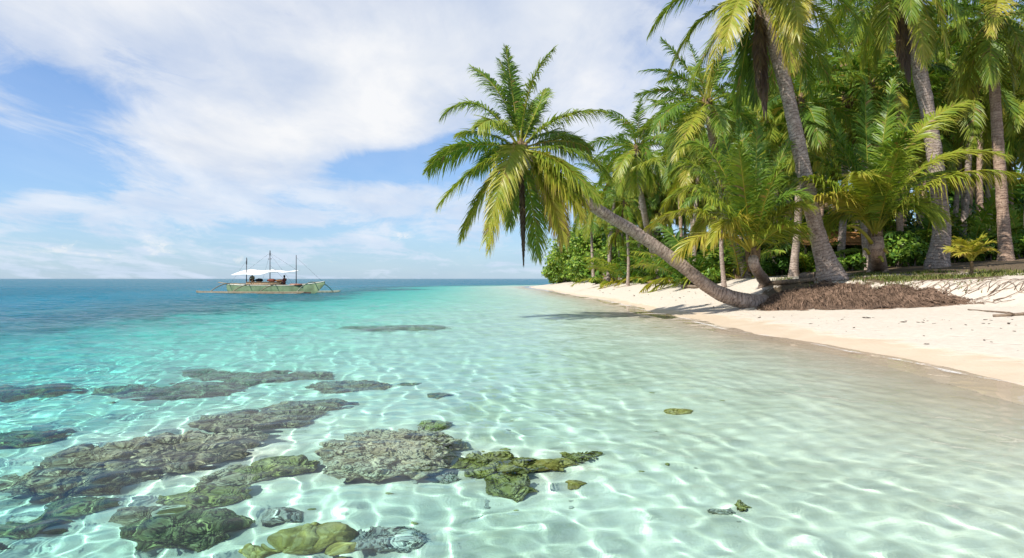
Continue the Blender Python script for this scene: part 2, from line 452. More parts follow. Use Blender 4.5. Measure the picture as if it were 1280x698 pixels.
def foam():
    # lacy line of foam where the last ripple runs out on the sand
    m, nt, out = new_mat('foam'); s = NT(nt)
    d = s.n('ShaderNodeBsdfDiffuse'); d.inputs[0].default_value = (.82, .80, .76, 1); t = s.n('ShaderNodeBsdfTransparent')
    n = s.noise(s.pos((3, 3, 3)), 6, 5, .65, .6); n2 = s.noise(s.pos(), .7, 2)
    k = s.math('ADD', s.math('MULTIPLY', s.math('SUBTRACT', n, .5), 1.5), s.math('MULTIPLY', s.math('SUBTRACT', n2, .46), 2.0)); k = s.math('ADD', k, s.math('SUBTRACT', s.attr('edge'), .88))
    f = s.ramp(k, [(.0, (0, 0, 0)), (.35, (.55, .55, .55))])
    mx = s.n('ShaderNodeMixShader'); s.l(f, mx.inputs[0]); s.l(t.outputs[0], mx.inputs[1]); s.l(d.outputs[0], mx.inputs[2]); s.l(mx.outputs[0], out.inputs['Surface'])
    y = np.linspace(4, 75, 900); w = np.linspace(0, 1, 9); ys = y[:, None] + 0 * w
    x0 = np.zeros_like(y)
    for it in range(40):
        x0 = x0 - np.clip(shore(x0, y), -2, 2) * .7
    off = .22 * fbm(np.stack([0 * y, y * .35, 0 * y], -1), 3) - .10
    wid = np.interp(y, [4, 20, 75], [.5, .55, 1.1])
    x = x0[:, None] + off[:, None] + (w[None] - .75) * wid[:, None]
    z = np.maximum(terrain(x, ys) + .006, .009)
    o = mesh_obj('foam', np.stack([x, ys, z], -1).reshape(-1, 3), grid_faces(len(y), 9), m, smooth=True, attrs={'edge': np.broadcast_to(1 - np.abs(w * 2 - 1.2), x.shape).reshape(-1)})
    tag(o, kind='stuff')

# ------------------------------------------------------------------ light, sky, camera
SUN = nrm(np.array([-4.6, -3.0, 6.3]))
def build_light():
    w = bpy.data.worlds.new('World'); scene.world = w; w.use_nodes = True
    nt = w.node_tree; nt.nodes.clear(); s = NT(nt)
    out = s.n('ShaderNodeOutputWorld'); bg = s.n('ShaderNodeBackground'); bg.inputs['Strength'].default_value = .10
    sky = s.n('ShaderNodeTexSky'); sky.sky_type = 'NISHITA'; sky.sun_disc = False
    sky.sun_elevation = math.asin(SUN[2]); sky.sun_rotation = math.atan2(SUN[0], SUN[1])
    sky.air_density = 1.0; sky.dust_density = .6; sky.ozone_density = 2.0
    D = s.n('ShaderNodeTexCoord').outputs['Generated']
    sep = s.n('ShaderNodeSeparateXYZ'); s.l(D, sep.inputs[0]); X, Y, Z = sep.outputs
    zz = s.math('ADD', s.math('MAXIMUM', Z, 0.0), .13)
    cmb = s.n('ShaderNodeCombineXYZ'); s.l(s.math('DIVIDE', X, zz), cmb.inputs[0]); s.l(s.math('DIVIDE', Y, zz), cmb.inputs[1])
    mp = s.n('ShaderNodeMapping'); mp.inputs['Rotation'].default_value = (0, 0, math.radians(35)); mp.inputs['Scale'].default_value = (1.0, .55, 1)
    s.l(cmb.outputs[0], mp.inputs['Vector'])
    f1 = s.noise(mp.outputs[0], .95, 10, .60, .9)
    f2 = s.noise(mp.outputs[0], 3.4, 10, .66, .8)
    # azimuth / elevation bias: where the big cloud banks and the blue gaps lie
    az = s.math('ARCTAN2', X, Y); el = s.math('ARCSINE', Z)
    def blob(a0, e0, sa, se, amp, tilt=0.0):
        da = s.math('SUBTRACT', az, math.radians(a0)); de = s.math('SUBTRACT', el, math.radians(e0))
        de = s.math('SUBTRACT', de, s.math('MULTIPLY', da, tilt))
        q = s.math('ADD', s.math('POWER', s.math('ABSOLUTE', s.math('DIVIDE', da, math.radians(sa))), 2), s.math('POWER', s.math('ABSOLUTE', s.math('DIVIDE', de, math.radians(se))), 2))
        return s.math('MULTIPLY', s.math('EXPONENT', s.math('MULTIPLY', q, -1)), amp)
    tot = s.math('ADD', s.math('MULTIPLY', f1, .66), s.math('MULTIPLY', f2, .34))
    for b in BLOBS:
        tot = s.math('ADD', tot, blob(*b))
    cov = s.ramp(tot, [(.37, (0, 0, 0)), (.46, (.30, .30, .30)), (.57, (.80, .80, .80)), (.72, (1, 1, 1))])
    # low cumulus puffs over the horizon
    cp = s.n('ShaderNodeCombineXYZ'); s.l(s.math('MULTIPLY', az, 26), cp.inputs[0]); s.l(s.math('MULTIPLY', el, 46), cp.inputs[1])
    f3 = s.noise(cp.outputs[0], 1.5, 8, .68, .4)
    puff = 0
    for b in PUFFS:
        t = blob(*b); puff = t if isinstance(puff, int) else s.math('MAXIMUM', puff, t)
    pf = s.ramp(s.math('ADD', puff, s.math('MULTIPLY', s.math('SUBTRACT', f3, .5), 2.4)), [(.36, (0, 0, 0)), (.75, (.80, .80, .80))])
    cov = s.math('MAXIMUM', cov, pf)
    veil = s.ramp(el, [(0, (.55, .55, .55)), (.10, (.30, .30, .30)), (.35, (.12, .12, .12))])
    cov = s.math('MAXIMUM', cov, veil)
    shade = s.ramp(s.noise(mp.outputs[0], 1.9, 5, .55, .3), [(.30, (5.0, 5.7, 7.0)), (.48, (6.4, 6.8, 7.5)), (.64, (7.7, 7.8, 8.0))])
    hzc = s.ramp(el, [(0, (1, 1, 1)), (.18, (0, 0, 0))])
    shade = s.mix(s.math('MULTIPLY', hzc, .8), shade, (5.5, 6.5, 8.1))
    shade = s.mix(pf, shade, (7.6, 7.7, 8.0))
    skyc = s.mix(1.0, sky.outputs[0], (.56, .95, 1.36), 'MULTIPLY')
    col = s.mix(cov, skyc, shade)
    s.l(col, bg.inputs['Color']); s.l(bg.outputs[0], out.inputs['Surface'])
    w.cycles.sampling_method = 'MANUAL'; w.cycles.sample_map_resolution = 512
    l = bpy.data.lights.new('sun', 'SUN'); l.energy = 4.9; l.angle = math.radians(.53); l.color = (1, .97, .91)
    l.cycles.is_caustics_light = True
    o = link(bpy.data.objects.new('sun', l)); o.rotation_euler = Vector(SUN).to_track_quat('Z', 'Y').to_euler(); o.location = (-40, -30, 60)
BLOBS = [(-10, 16, 17, 5.5, .22, .42), (4, 20, 9, 8, .15, 0), (-30, 20, 12, 5, .06, 0), (-36, 8, 11, 2.0, -.30, 0), (-11, 9.0, 8, 1.7, -.26, .15), (-33, 13.5, 7, 1.6, -.10, -.2), (14, 20, 6, 6, -.05, 0), (10, 12, 8, 4, .06, 0), (-38, 22, 14, 6, .10, 0),
         (-22, 9, 8, 3, .10, 0), (-4, 6, 12, 1.6, .10, 0), (-30, 5, 10, 1.0, .08, 0), (-4, 10.5, 5, 1.4, -.14, .1), (-24, 9.5, 4, 1.2, .12, .3)]
PUFFS = [(-27.3, 2.6, 2.6, 1.15, .60, .12), (-33.8, 2.0, 3.2, .8, .52, .1), (-30.5, 1.8, 2.0, .5, .45, 0), (-9.2, 3.5, 2.4, .8, .5, 0), (-14, 1.7, 2.0, .5, .35, 0), (-4, 1.9, 2.0, .5, .3, 0), (-22, 1.5, 1.2, .35, .4, 0)]

def build_camera():
    c = bpy.data.cameras.new('camera'); c.lens = 24; c.sensor_width = 36; c.clip_end = 400000; c.clip_start = .1
    o = link(bpy.data.objects.new('camera', c)); o.location = (0, 0, CAM_H); o.rotation_euler = (PI / 2, 0, 0)
    c.shift_y = -.0004
    scene.camera = o
def settings():
    v = scene.view_settings; v.view_transform = 'Standard'; v.look = 'None'; v.gamma = 1; v.use_curve_mapping = False
    v.exposure = 0.28
    c = scene.cycles
    c.use_denoising = True; c.max_bounces = 10; c.diffuse_bounces = 3; c.glossy_bounces = 3; c.transmission_bounces = 6; c.transparent_max_bounces = 8
    c.caustics_reflective = False; c.caustics_refractive = True; c.sample_clamp_indirect = 6; c.blur_glossy = .5
    c.use_adaptive_sampling = True; c.adaptive_threshold = .015
#PARTS
# ------------------------------------------------------------------ palms
def frond_geo(P0, P1, P2, rng, pairs=70, lmax=.95, wid=.045, tint=.15, droop=.45, hang=None, stalk=.035, ragged=.06, bare=.14, tipbrown=.25):
    """one pinnate leaf: a curved midrib with two rows of folded, drooping leaflets"""
    g = Geo(); N = 22
    C = bez(P0, P1, P2, N)
    T = nrm(np.gradient(C, axis=0))
    H = (np.asarray(P1) - P0) * 1.3 + (np.asarray(P2) - P0); H[2] = 0
    if hang is not None: H = np.asarray(hang, float)
    H = nrm(H + 1e-6)
    S0 = np.cross(H, [0, 0, 1.0])
    S = nrm(S0 - T * (T @ S0)[:, None]); Nn = np.cross(S, T)
    roll = rng.normal(0, .22) + np.linspace(0, 1, N) * rng.normal(0, .45)
    c, s_ = np.cos(roll)[:, None], np.sin(roll)[:, None]
    S, Nn = S * c + Nn * s_, Nn * c - S * s_
    v, f, al = tube_geo(C, np.linspace(stalk, .006, N) * (1 + .9 * np.exp(-np.linspace(0, 1, N) * 14)), 5, False)
    g.add(v, f, tint=np.clip(.50 + .1 * (tint - .2) + (tint > .75) * .4, 0, 1))
    n = pairs
    t = bare + (1 - bare) * (np.arange(n) + .5) / n
    t = np.repeat(t, 2) + rng.normal(0, .003, 2 * n); t = np.clip(t, 0, .999)
    side = np.tile([1.0, -1.0], n)
    fi = t * (N - 1); i0 = fi.astype(int); fr = (fi - i0)[:, None]; i1 = np.minimum(i0 + 1, N - 1)
    lerp = lambda A: A[i0] * (1 - fr) + A[i1] * fr
    B, t_, s2, n2 = lerp(C), nrm(lerp(T)), nrm(lerp(S)), nrm(lerp(Nn))
    prof = np.interp(t, [0, bare, .28, .5, .75, .93, 1], [.4, .45, .85, 1, .82, .48, .32])
    L = lmax * prof * (1 + rng.normal(0, .09, 2 * n))
    a = np.radians(np.interp(t, [0, .2, .6, 1], [18, 28, 42, 66]) + rng.normal(0, 5, 2 * n))
    lift = np.interp(t, [0, .3, 1], [.38, .26, .06]) + rng.normal(0, .09, 2 * n)
    d = nrm(s2 * (side * np.cos(a))[:, None] + t_ * np.sin(a)[:, None] + n2 * lift[:, None])
    dr = np.clip(droop * (1 + rng.normal(0, .3, 2 * n)), 0, 3)
    dead = rng.random(2 * n) < ragged
    L = np.where(dead, L * rng.uniform(.25, .7, 2 * n), L)
    ks = np.array([0, .16, .55, 1.0]); wk = np.array([.45, 1.0, .8, .06])
    pts = []
    for k in ks:
        q = B + d * (L * k * (1 - .25 * dr * k * k))[:, None]
        q[:, 2] -= L * dr * k ** 2 * .85
        pts.append(q)
    pts = np.stack(pts, 1)
    W = nrm(t_ - d * np.sum(t_ * d, 1)[:, None]); W = nrm(W + n2 * (rng.normal(.25, .3, 2 * n) * side)[:, None])
    wv = W[:, None, :] * (wk * wid * .5)[None, :, None] * (.7 + .5 * prof)[:, None, None]
    v = np.stack([pts - wv, pts + wv], 2).reshape(-1, 3)
    b = np.arange(2 * n)[:, None, None] * 8 + np.arange(3)[None, :, None] * 2
    q = (b + np.array([0, 1, 3, 2])[None, None]).reshape(-1, 4)
    tn = tint + rng.normal(0, .035, 2 * n) + np.interp(t, [0, 1], [.0, .07])
    tn = np.where(dead, np.maximum(tn, .75), tn)
    tv = tn[:, None] + np.array([.06, 0, .02, tipbrown * (.4 + tint)])[None] * rng.uniform(.3, 1.3, (2 * n, 1))
    g.add(v, q, tint=np.clip(np.repeat(tv.reshape(-1), 2), 0, 1))
    return g

def trunk_geo(path, r0, r1, flare=1.8, fl=.6, rng=R, sides=14, n=None, rings=True, along0=0.0):
    C = crom(path, n or 14)
    d = np.concatenate([[0], np.cumsum(np.linalg.norm(np.diff(C, axis=0), axis=1))])
    m = max(24, int(d[-1] / .045)) if rings else max(16, int(d[-1] / .25))
    dd = np.linspace(0, d[-1], m); C = np.stack([np.interp(dd, d, C[:, k]) for k in range(3)], -1)
    r = r0 + (r1 - r0) * (dd / d[-1]) ** .8; r = r * (1 + (flare - 1) * np.exp(-(dd / fl) ** 1.3))
    if rings:
        r = r * (1 + .028 * np.sin(dd * 2 * PI * 8.5) + .03 * vnoise(np.stack([dd * 2, dd * 0, dd * 0], -1)))
    v, f, al = tube_geo(C, r, sides)
    nz = vnoise(v * 3.1) * .06 + vnoise(v * 9) * .025
    ce = np.repeat(C, sides, 0); v = ce + (v - ce) * (1 + nz)[:, None]
    g = Geo(); g.add(v, f, along=al + along0)
    return g

def crown_specs(n, L, rng, top=78, bot=-52, yellow=.5, curve=62, bias=None):
    out = []
    for i in range(n):
        u = (i + .5) / n
        e = math.radians(top + (bot - top) * u ** 1.05 + rng.normal(0, 6)); az = i * 2.39996 + rng.normal(0, .18)
        l = L * (1 + rng.normal(0, .07)) * (.82 + .25 * math.sin(PI * min(1, u + .15)))
        h = np.array([math.cos(az), math.sin(az), 0])
        d1 = h * math.cos(e) + np.array([0, 0, math.sin(e)])
        e2 = e - math.radians(curve * (.75 + .4 * rng.random())); e2 = max(e2, math.radians(-86))
        d2 = h * math.cos(e2) + np.array([0, 0, math.sin(e2)])
        P0 = h * .12 + np.array([0, 0, .25 - .5 * u])
        P1 = P0 + d1 * l * .5; P2 = P1 + d2 * l * .55
        tint = .10 + .16 * u + (yellow * .5 * max(0, u - .55)) + rng.normal(0, .05)
        out.append((P0, P1, P2, float(np.clip(tint, 0.02, .62)), h))
    return out

def husk_geo(rng, r=.22):
    """fibrous leaf bases in the heart of the crown"""
    g = Geo()
    for i in range(16):
        az = i * 2.4; h = np.array([math.cos(az), math.sin(az), 0])
        p = np.array([h * r * .6 + [0, 0, -.5 - .2 * rng.random()], h * r * 1.1 + [0, 0, -.1], h * r * 1.3 + [0, 0, .2 + .2 * rng.random()]])
        v, f, _ = tube_geo(p, [.05, .075, .04], 5, True, .5); g.add(v, f)
    return g
def nuts(root, C, rng, n=6, mat='coconut'):
    for i in range(n):
        az = rng.uniform(0, 6.28); p = C + np.array([math.cos(az) * .32, math.sin(az) * .32, -.32 - .25 * rng.random()])
        me = ico_mesh(3, 'coconut', M[mat], lambda v: v * np.array([.11, .11, .14]) * (1 + .04 * vnoise(v * 2))[:, None])
        o = link(bpy.data.objects.new('coconut', me), root); o.location = p

_ico = {}
def ico(sub):
    if sub not in _ico:
        import bmesh
        bm = bmesh.new(); bmesh.ops.create_icosphere(bm, subdivisions=sub, radius=1)
        bm.verts.ensure_lookup_table()
        _ico[sub] = (np.array([v.co[:] for v in bm.verts]), np.array([[v.index for v in f.verts] for f in bm.faces])); bm.free()
    return _ico[sub]
def ico_mesh(sub, name, mat, fn, smooth=True):
    v, f = ico(sub); return mesh_data(name, fn(v.copy()), f, mat, smooth=smooth)

def palm(label, base, path, crown, fronds, r0, r1, mat='trunk', group=None, flare=1.8, fl=.6, seed=1, pairs=70, lmax=.95, wid=.045, leafmat='frond',
         ncoco=5, cat='palm tree', droop=.45, husk=True, name='palm_tree'):
    """path in world coordinates; fronds: list of (P0,P1,P2,tint,hang[,dict]) relative to the crown"""
    rng = np.random.default_rng(seed); base = np.asarray(base, float)
    root = tag(empty(name, base), label, cat, group)
    if path is not None:
        trunk_geo(np.asarray(path) - base, r0, r1, flare, fl, rng).obj('trunk', M[mat], root, smooth=True)
    cr = np.asarray(crown) - base
    for fr in fronds:
        kw = fr[5] if len(fr) > 5 else {}
        a = dict(pairs=pairs, lmax=lmax, wid=wid, droop=droop); a.update(kw)
        g = frond_geo(np.asarray(fr[0], float), np.asarray(fr[1], float), np.asarray(fr[2], float), rng, tint=fr[3], hang=fr[4], **a)
        o = g.obj('frond', M[leafmat], root); o.location = cr
        if fr[3] > .8: o['label'] = 'withered brown frond hanging straight down'
    if husk:
        o = husk_geo(rng, .2).obj('leaf_base', M['husk'], root); o.location = cr
    if ncoco: nuts(root, cr, rng, ncoco)
    return root

def px_frond(C, d, ctrl, tip, tint, dz1=0.0, dz2=0.0, start=None, ext=1.0, **kw):
    """frond given where its bend and its tip stand against the view, dz = how far nearer (-) or farther (+) than the crown"""
    C = np.asarray(C, float)
    P1 = view(*ctrl, d + dz1) - C; P2 = view(*tip, d + dz2) - C
    P1, P2 = P1 * ext, P2 * ext
    P0 = nrm(P1) * .15 if start is None else view(*start, d) - C
    H = P1 * 1.3 + P2; H[2] = 0
    if np.linalg.norm(H) < .8: H = np.array([.3, -1.0, 0])
    return (P0, P1, P2, tint, H, kw)

def copy_tree(root, loc, rz, scale, label, group=None):
    r = root.copy(); COL.objects.link(r); r.location = loc; r.rotation_euler = (0, 0, rz); r.scale = (scale,) * 3
    r['label'] = label
    if group: r['group'] = group
    for ch in root.children:
        c = ch.copy(); COL.objects.link(c); c.parent = r
        for gch in ch.children:
            q = gch.copy(); COL.objects.link(q); q.parent = c
    return r

def leaning_palm():
    d = 26.0; C = view(650, 188, d)
    base = np.array([9.55, 27.6, ground_z(9.55, 27.6)])
    path = [base + [.75, .35, .10], base + [-.05, 0, .22], view(893, 364, 27.4), view(850, 331, 27.2), view(800, 295, 26.9), view(742, 259, 26.6), view(695, 225, 26.3), C + [.12, 0, -.25]]
    q = lambda cx, cy: (500 + cx / 2.407, 50 + cy / 2.407)
    F = []
    def f(c, t, tint, z1=0, z2=0, **kw): F.append(px_frond(C, d, q(*c), q(*t), tint + .06, z1, z2, **kw))
    f((330, 150), (214, 82), .14, .3, .9); f((338, 150), (318, 22), .12, .6, .9); f((372, 120), (462, 28), .17, -.3, -.2)
    f((350, 160), (296, 60), .10, 1.0, 1.8); f((420, 190), (440, 150), .15, .8, 1.4)
    f((470, 205), (612, 215), .24, -.5, -.6); f((485, 280), (572, 330), .12, .7, 1.4); f((545, 300), (632, 415), .20, -.6, -.9)
    f((500, 345), (560, 505), .36, -1.0, -1.3); f((455, 425), (492, 612), .40, -.8, -1.0, tipbrown=.6); f((398, 470), (415, 655), .22, .5, .8)
    f((318, 375), (268, 632), .33, -.8, -1.0, tipbrown=.45); f((345, 262), (258, 600), .38, -1.7, -2.2); f((255, 420), (183, 596), .25, .2, .3)
    f((215, 365), (116, 498), .22, -.5, -.5); f((175, 285), (84, 392), .16, -.2, 0); f((250, 262), (178, 285), .19, 1.0, 1.9)
    f((232, 120), (128, 228), .16, .2, .5); f((292, 205), (236, 262), .22, -1.5, -2.2); f((430, 330), (455, 560), .30, 1.0, 1.3, tipbrown=.5)
    f((330, 300), (222, 400), .12, 1.3, 2.2); f((440, 250), (540, 300), .10, 1.5, 2.6); f((345, 380), (330, 560), .24, 1.2, 1.7)
    f((490, 345), (596, 480), .25, -1.3, -1.7); f((470, 375), (548, 535), .31, -1.0, -1.4, tipbrown=.5)
    f((470, 400), (500, 590), .40, -.2, .1, tipbrown=.6); f((380, 230), (400, 190), .13, 1.5, 2.4)
    F.append(px_frond(C, d, q(371, 480), q(372, 672), .92, -.3, -.4, lmax=.5, droop=1.6, ragged=.3, hang=None) if False else px_frond(C, d, q(371, 480), q(372, 675), .95, -.3, -.4, lmax=.26, droop=1.8, ragged=.3))
    r = palm('tall coconut palm leaning far out over the water from its roots on the sand', base, path, C, F, .30, .19, seed=21, flare=1.35, fl=1.2, pairs=140, lmax=.96, wid=.046, ncoco=12, droop=.56)
    return r

def tall_palms():
    # the tall palm in front, crown at the top edge of the picture
    d = 28.0; C = view(948, -6, d); b = np.array([13.1, 28.0, ground_z(13.1, 28.0)])
    path = [b - [0, 0, .15], b + [-.05, 0, .25], view(1021, 290, d), view(1000, 190, d), view(981, 105, d), view(966, 55, d), C]
    F = []
    def f(c, t, tint, z1=0, z2=0, **kw): F.append(px_frond(C, d, c, t, tint, z1, z2, **kw))
    f((862, -45), (812, 42), .20, -.2, 0); f((868, 5), (836, 92), .27, .3, .5); f((905, -10), (884, 118), .42, -1.2, -1.6, tipbrown=.4)
    f((918, -20), (907, 58), .46, -2.2, -3.2); f((928, 60), (922, 138), .14, .3, .4); f((940, 70), (944, 128), .10, 1.2, 1.6)
    f((985, 10), (989, 86), .40, -1.5, -2.0, tipbrown=.5); f((1000, -30), (996, 42), .45, -2.0, -3.1); f((1015, -20), (1062, 78), .25, -.3, -.6)
    f((1000, 10), (1012, 122), .22, .3, .3); f((1030, -40), (1090, 45), .2, .3, .6); f((980, -90), (1040, -140), .13); f((940, -110), (925, -170), .12)
    f((900, -80), (850, -120), .15); f((890, -60), (825, -40), .16, 1.2, 2); f((1010, -70), (1090, -70), .15, 1, 2); f((960, 40), (968, 110), .2, 1.5, 2.2)
    f((900, 20), (862, 110), .2, 1.2, 2.0); f((1005, 20), (1035, 100), .17, 1.4, 2.4); f((960, -60), (975, -30), .15, -2, -4)
    F.append(px_frond(C, d, (952, 60), (957, 138), .97, -.3, -.4, lmax=.55, droop=2.0, ragged=.2)); F.append(px_frond(C, d, (949, 50), (949, 110), .93, -.4, -.5, lmax=.5, droop=2.0))
    palm('tall coconut palm with flared pale trunk rising from the tangled root bank', b, path, C, F, .345, .235, seed=33, flare=2.0, fl=.8, pairs=132, lmax=1.08, wid=.048, droop=.55)
    # second tall palm, crown above the picture
    d = 31.0; C = view(1124, -34, d); b = np.array([(1172 - 640) / FPX * d, d, 0]); b[2] = ground_z(b[0], b[1])
    path = [b - [0, 0, .15], b + [0, 0, .3], view(1177, 280, d), view(1166, 180, d), view(1148, 80, d), view(1133, 5, d), C]
    S = crown_specs(24, 5.0, np.random.default_rng(5), top=80, bot=-58, yellow=.55)
    S += [px_frond(C, d, (1129, 40), (1137, 98), .96, -.3, -.4, lmax=.5, droop=2.0), px_frond(C, d, (1122, 30), (1128, 80), .92, -.3, -.4, lmax=.5, droop=2.0),
          px_frond(C, d, (1175, -30), (1183, 68), .40, -1, -1.4, tipbrown=.5), px_frond(C, d, (1075, -30), (1062, 70), .28, -.8, -1.2)]
    palm('tall coconut palm with thick ringed trunk beside the big stubby palm', b, path, C, S, .37, .27, seed=34, flare=1.55, fl=1.0, lmax=1.0, wid=.05)
    # third, reddish trunk
    d = 32.0; C = view(1240, 22, d); b = np.array([(1257 - 640) / FPX * d, d, 0]); b[2] = ground_z(b[0], b[1])
    path = [b - [0, 0, .15], b + [0, 0, .3], view(1253, 260, d), view(1247, 170, d), view(1242, 90, d), C - [0, 0, .2]]
    S = crown_specs(26, 4.7, np.random.default_rng(9), top=80, bot=-68, yellow=.45, curve=58)
    S += [px_frond(C, d, (1215, 10), (1196, 122), .26, -1, -1.4), px_frond(C, d, (1255, -30), (1238, 45), .47, -2, -3.4), px_frond(C, d, (1268, 20), (1290, 100), .3, -1, -1.5)]
    palm('tall coconut palm with slender reddish trunk near the small yellowish seedling palm', b, path, C, S, .265, .215, 'trunk_red', seed=35, flare=1.5, fl=.8, lmax=1.0, wid=.05)
    # palm behind the young one, crown against the sky
    d = 38.0; C = view(884, 130, d); b = at(930, 41)
    path = [b - [0, 0, .1], b + [0, 0, .3], view(915, 290, 40), view(897, 210, 39), view(889, 165, d), C]
    S = crown_specs(22, 4.6, np.random.default_rng(12), top=80, bot=-55, yellow=.4)
    S += [px_frond(C, d, (835, 105), (796, 120), .14), px_frond(C, d, (840, 120), (803, 160), .2, -.5, -.6), px_frond(C, d, (868, 140), (843, 200), .45, -2, -3), px_frond(C, d, (862, 85), (827, 50), .12, .5, 1),
          px_frond(C, d, (875, 90), (860, 52), .1, 1, 2)]
    palm('coconut palm behind the leaning trunk, its ragged crown standing against the sky', b, path, C, S, .27, .2, seed=36, lmax=1.0, wid=.05)
    # the palm in the gap beyond the leaning trunk
    d = 53.0; C = view(797, 186, d); b = on_ground(826, 352, 40, 70)
    path = [b - [0, 0, .1], b + [0, 0, .3], view(817, 318, b[1]), view(806, 270, d), view(799, 225, d), C]
    S = crown_specs(30, 4.3, np.random.default_rng(14), top=84, bot=-70, yellow=.5, curve=64)
    palm('coconut palm with pale curving trunk, its full crown above the leaning trunk', b, path, C, S, .31, .2, seed=37, lmax=.95, wid=.06, pairs=56, flare=1.6)

def young_palms():
    d = 27.5; C = view(941, 320, d); b = on_ground(957, 358, 20, 40)
    F = []
    def f(c, t, tint, z1=0, z2=0, **kw): F.append(px_frond(C, d, c, t, min(.5, tint), z1, z2, ext=1.1, **kw))
    f((925, 248), (894, 304), .44, -1.2, -1.8); f((893, 272), (855, 320), .43, -.9, -1.3); f((878, 238), (819, 290), .33, -.4, -.5)
    f((885, 205), (840, 262), .26, 0, .1); f((880, 185), (849, 228), .22, .6, 1); f((900, 170), (861, 194), .2, .9, 1.6)
    f((925, 240), (904, 174), .14, .5, .8); f((945, 230), (946, 168), .16, .6, .8); f((960, 230), (987, 180), .17, .4, .6)
    f((965, 235), (1003, 252), .18, -.5, -.8); f((968, 255), (1006, 264), .33, -1, -1.6); f((968, 280), (1000, 290), .3, -1.2, -1.9)
    f((915, 260), (882, 245), .24, -1.6, -2.4); f((955, 240), (975, 215), .2, -1.5, -2.6); f((905, 240), (872, 300), .28, .8, 1.3)
    f((960, 250), (1012, 225), .15, 1.2, 2.2); f((930, 235), (925, 195), .18, -1.6, -2.6); f((935, 220), (925, 165), .12, 1.2, 2.2)
    palm('young coconut palm with short leaning trunk and arching yellowish fronds by the leaning palm', b, [b - [0, 0, .1], b + [-.05, 0, .2], view(944, 335, d), C], C, F, .27, .2, 'trunk', seed=41,
         flare=1.3, fl=.3, pairs=124, lmax=1.15, wid=.05, ncoco=0, droop=.5)
    d = 29.0; C = view(1094, 298, d); b = on_ground(1097, 341, 20, 40)
    F = []
    f((1058, 228), (998, 264), .46, -1.4, -1.9); f((1150, 205), (1262, 226), .42, -1.6, -2.2, droop=.8); f((1140, 178), (1244, 204), .33, -.6, -.8)
    f((1118, 165), (1200, 142), .30, .2, .4); f((1098, 200), (1114, 118), .2, .6, .9); f((1082, 210), (1083, 118), .15, .9, 1.3)
    f((1072, 180), (1018, 166), .17, .2, .3); f((1050, 195), (986, 196), .2, .6, 1.1); f((1045, 215), (975, 232), .18, 1.0, 1.8)
    f((1094, 225), (1074, 224), .36, -2.2, -3.4); f((1105, 200), (1130, 180), .2, -1.8, -3); f((1062, 210), (1040, 150), .16, 1.0, 1.6)
    f((1130, 210), (1190, 225), .2, 1.2, 2); f((1060, 230), (1010, 230), .23, -1.0, -1.6); f((1125, 235), (1170, 275), .25, -.5, -1)
    f((1112, 190), (1150, 125), .18, 1.5, 2.4); f((1060, 245), (1030, 300), .24, .6, 1); f((1110, 235), (1120, 200), .26, -2.4, -4.0)
    r = palm('stubby coconut palm with thick short trunk and long arching bright fronds on the grass', b, [b - [0, 0, .15], b + [0, 0, .3], view(1096, 318, d), C], C, F, .42, .30, 'trunk_red', seed=42,
         flare=1.25, fl=.4, pairs=136, lmax=1.36, wid=.056, ncoco=0, droop=.5)
    # cut leaf stalks and old leaf bases on the stubby trunk
    for (a, c) in (((1090, 305), (1060, 283)), ((1099, 322), (1104, 328)), ((1086, 318), (1080, 312)), ((1102, 312), (1110, 318))):
        v, fc, _ = tube_geo(bez(view(*a, d - .35), view((a[0] + c[0]) / 2, min(a[1], c[1]) - 1, d - .5), view(*c, d - .6), 8), np.linspace(.075, .05, 8), 6)
        g = Geo(); g.add(v - b, fc, tint=.55); g.obj('leaf_stalk', M['frond'], r)
    # seedling
    b = on_ground(1214, 345, 15, 45); d = b[1]; C = b + [0, 0, .55]; rng = np.random.default_rng(5)
    S = []
    for i in range(13):
        az = i * 2.4; e = math.radians(86 - i * 3.6); h = np.array([math.cos(az), math.sin(az), 0])
        P1 = h * math.cos(e) * .62 + [0, 0, math.sin(e) * .62]; S.append((h * .03, P1, P1 + h * .42 + [0, 0, .28 - .045 * i], .36 + .015 * i, h))
    palm('small yellow-green seedling palm alone on the sandy bank by the slender reddish trunk', b, [b - [0, 0, .05], b + [.02, 0, .3], C], C, S, .06, .05, 'husk', seed=44, flare=1.4, fl=.2, pairs=20, lmax=.5, wid=.05,
         ncoco=0, husk=False, cat='seedling palm', name='palm_seedling', droop=.35)

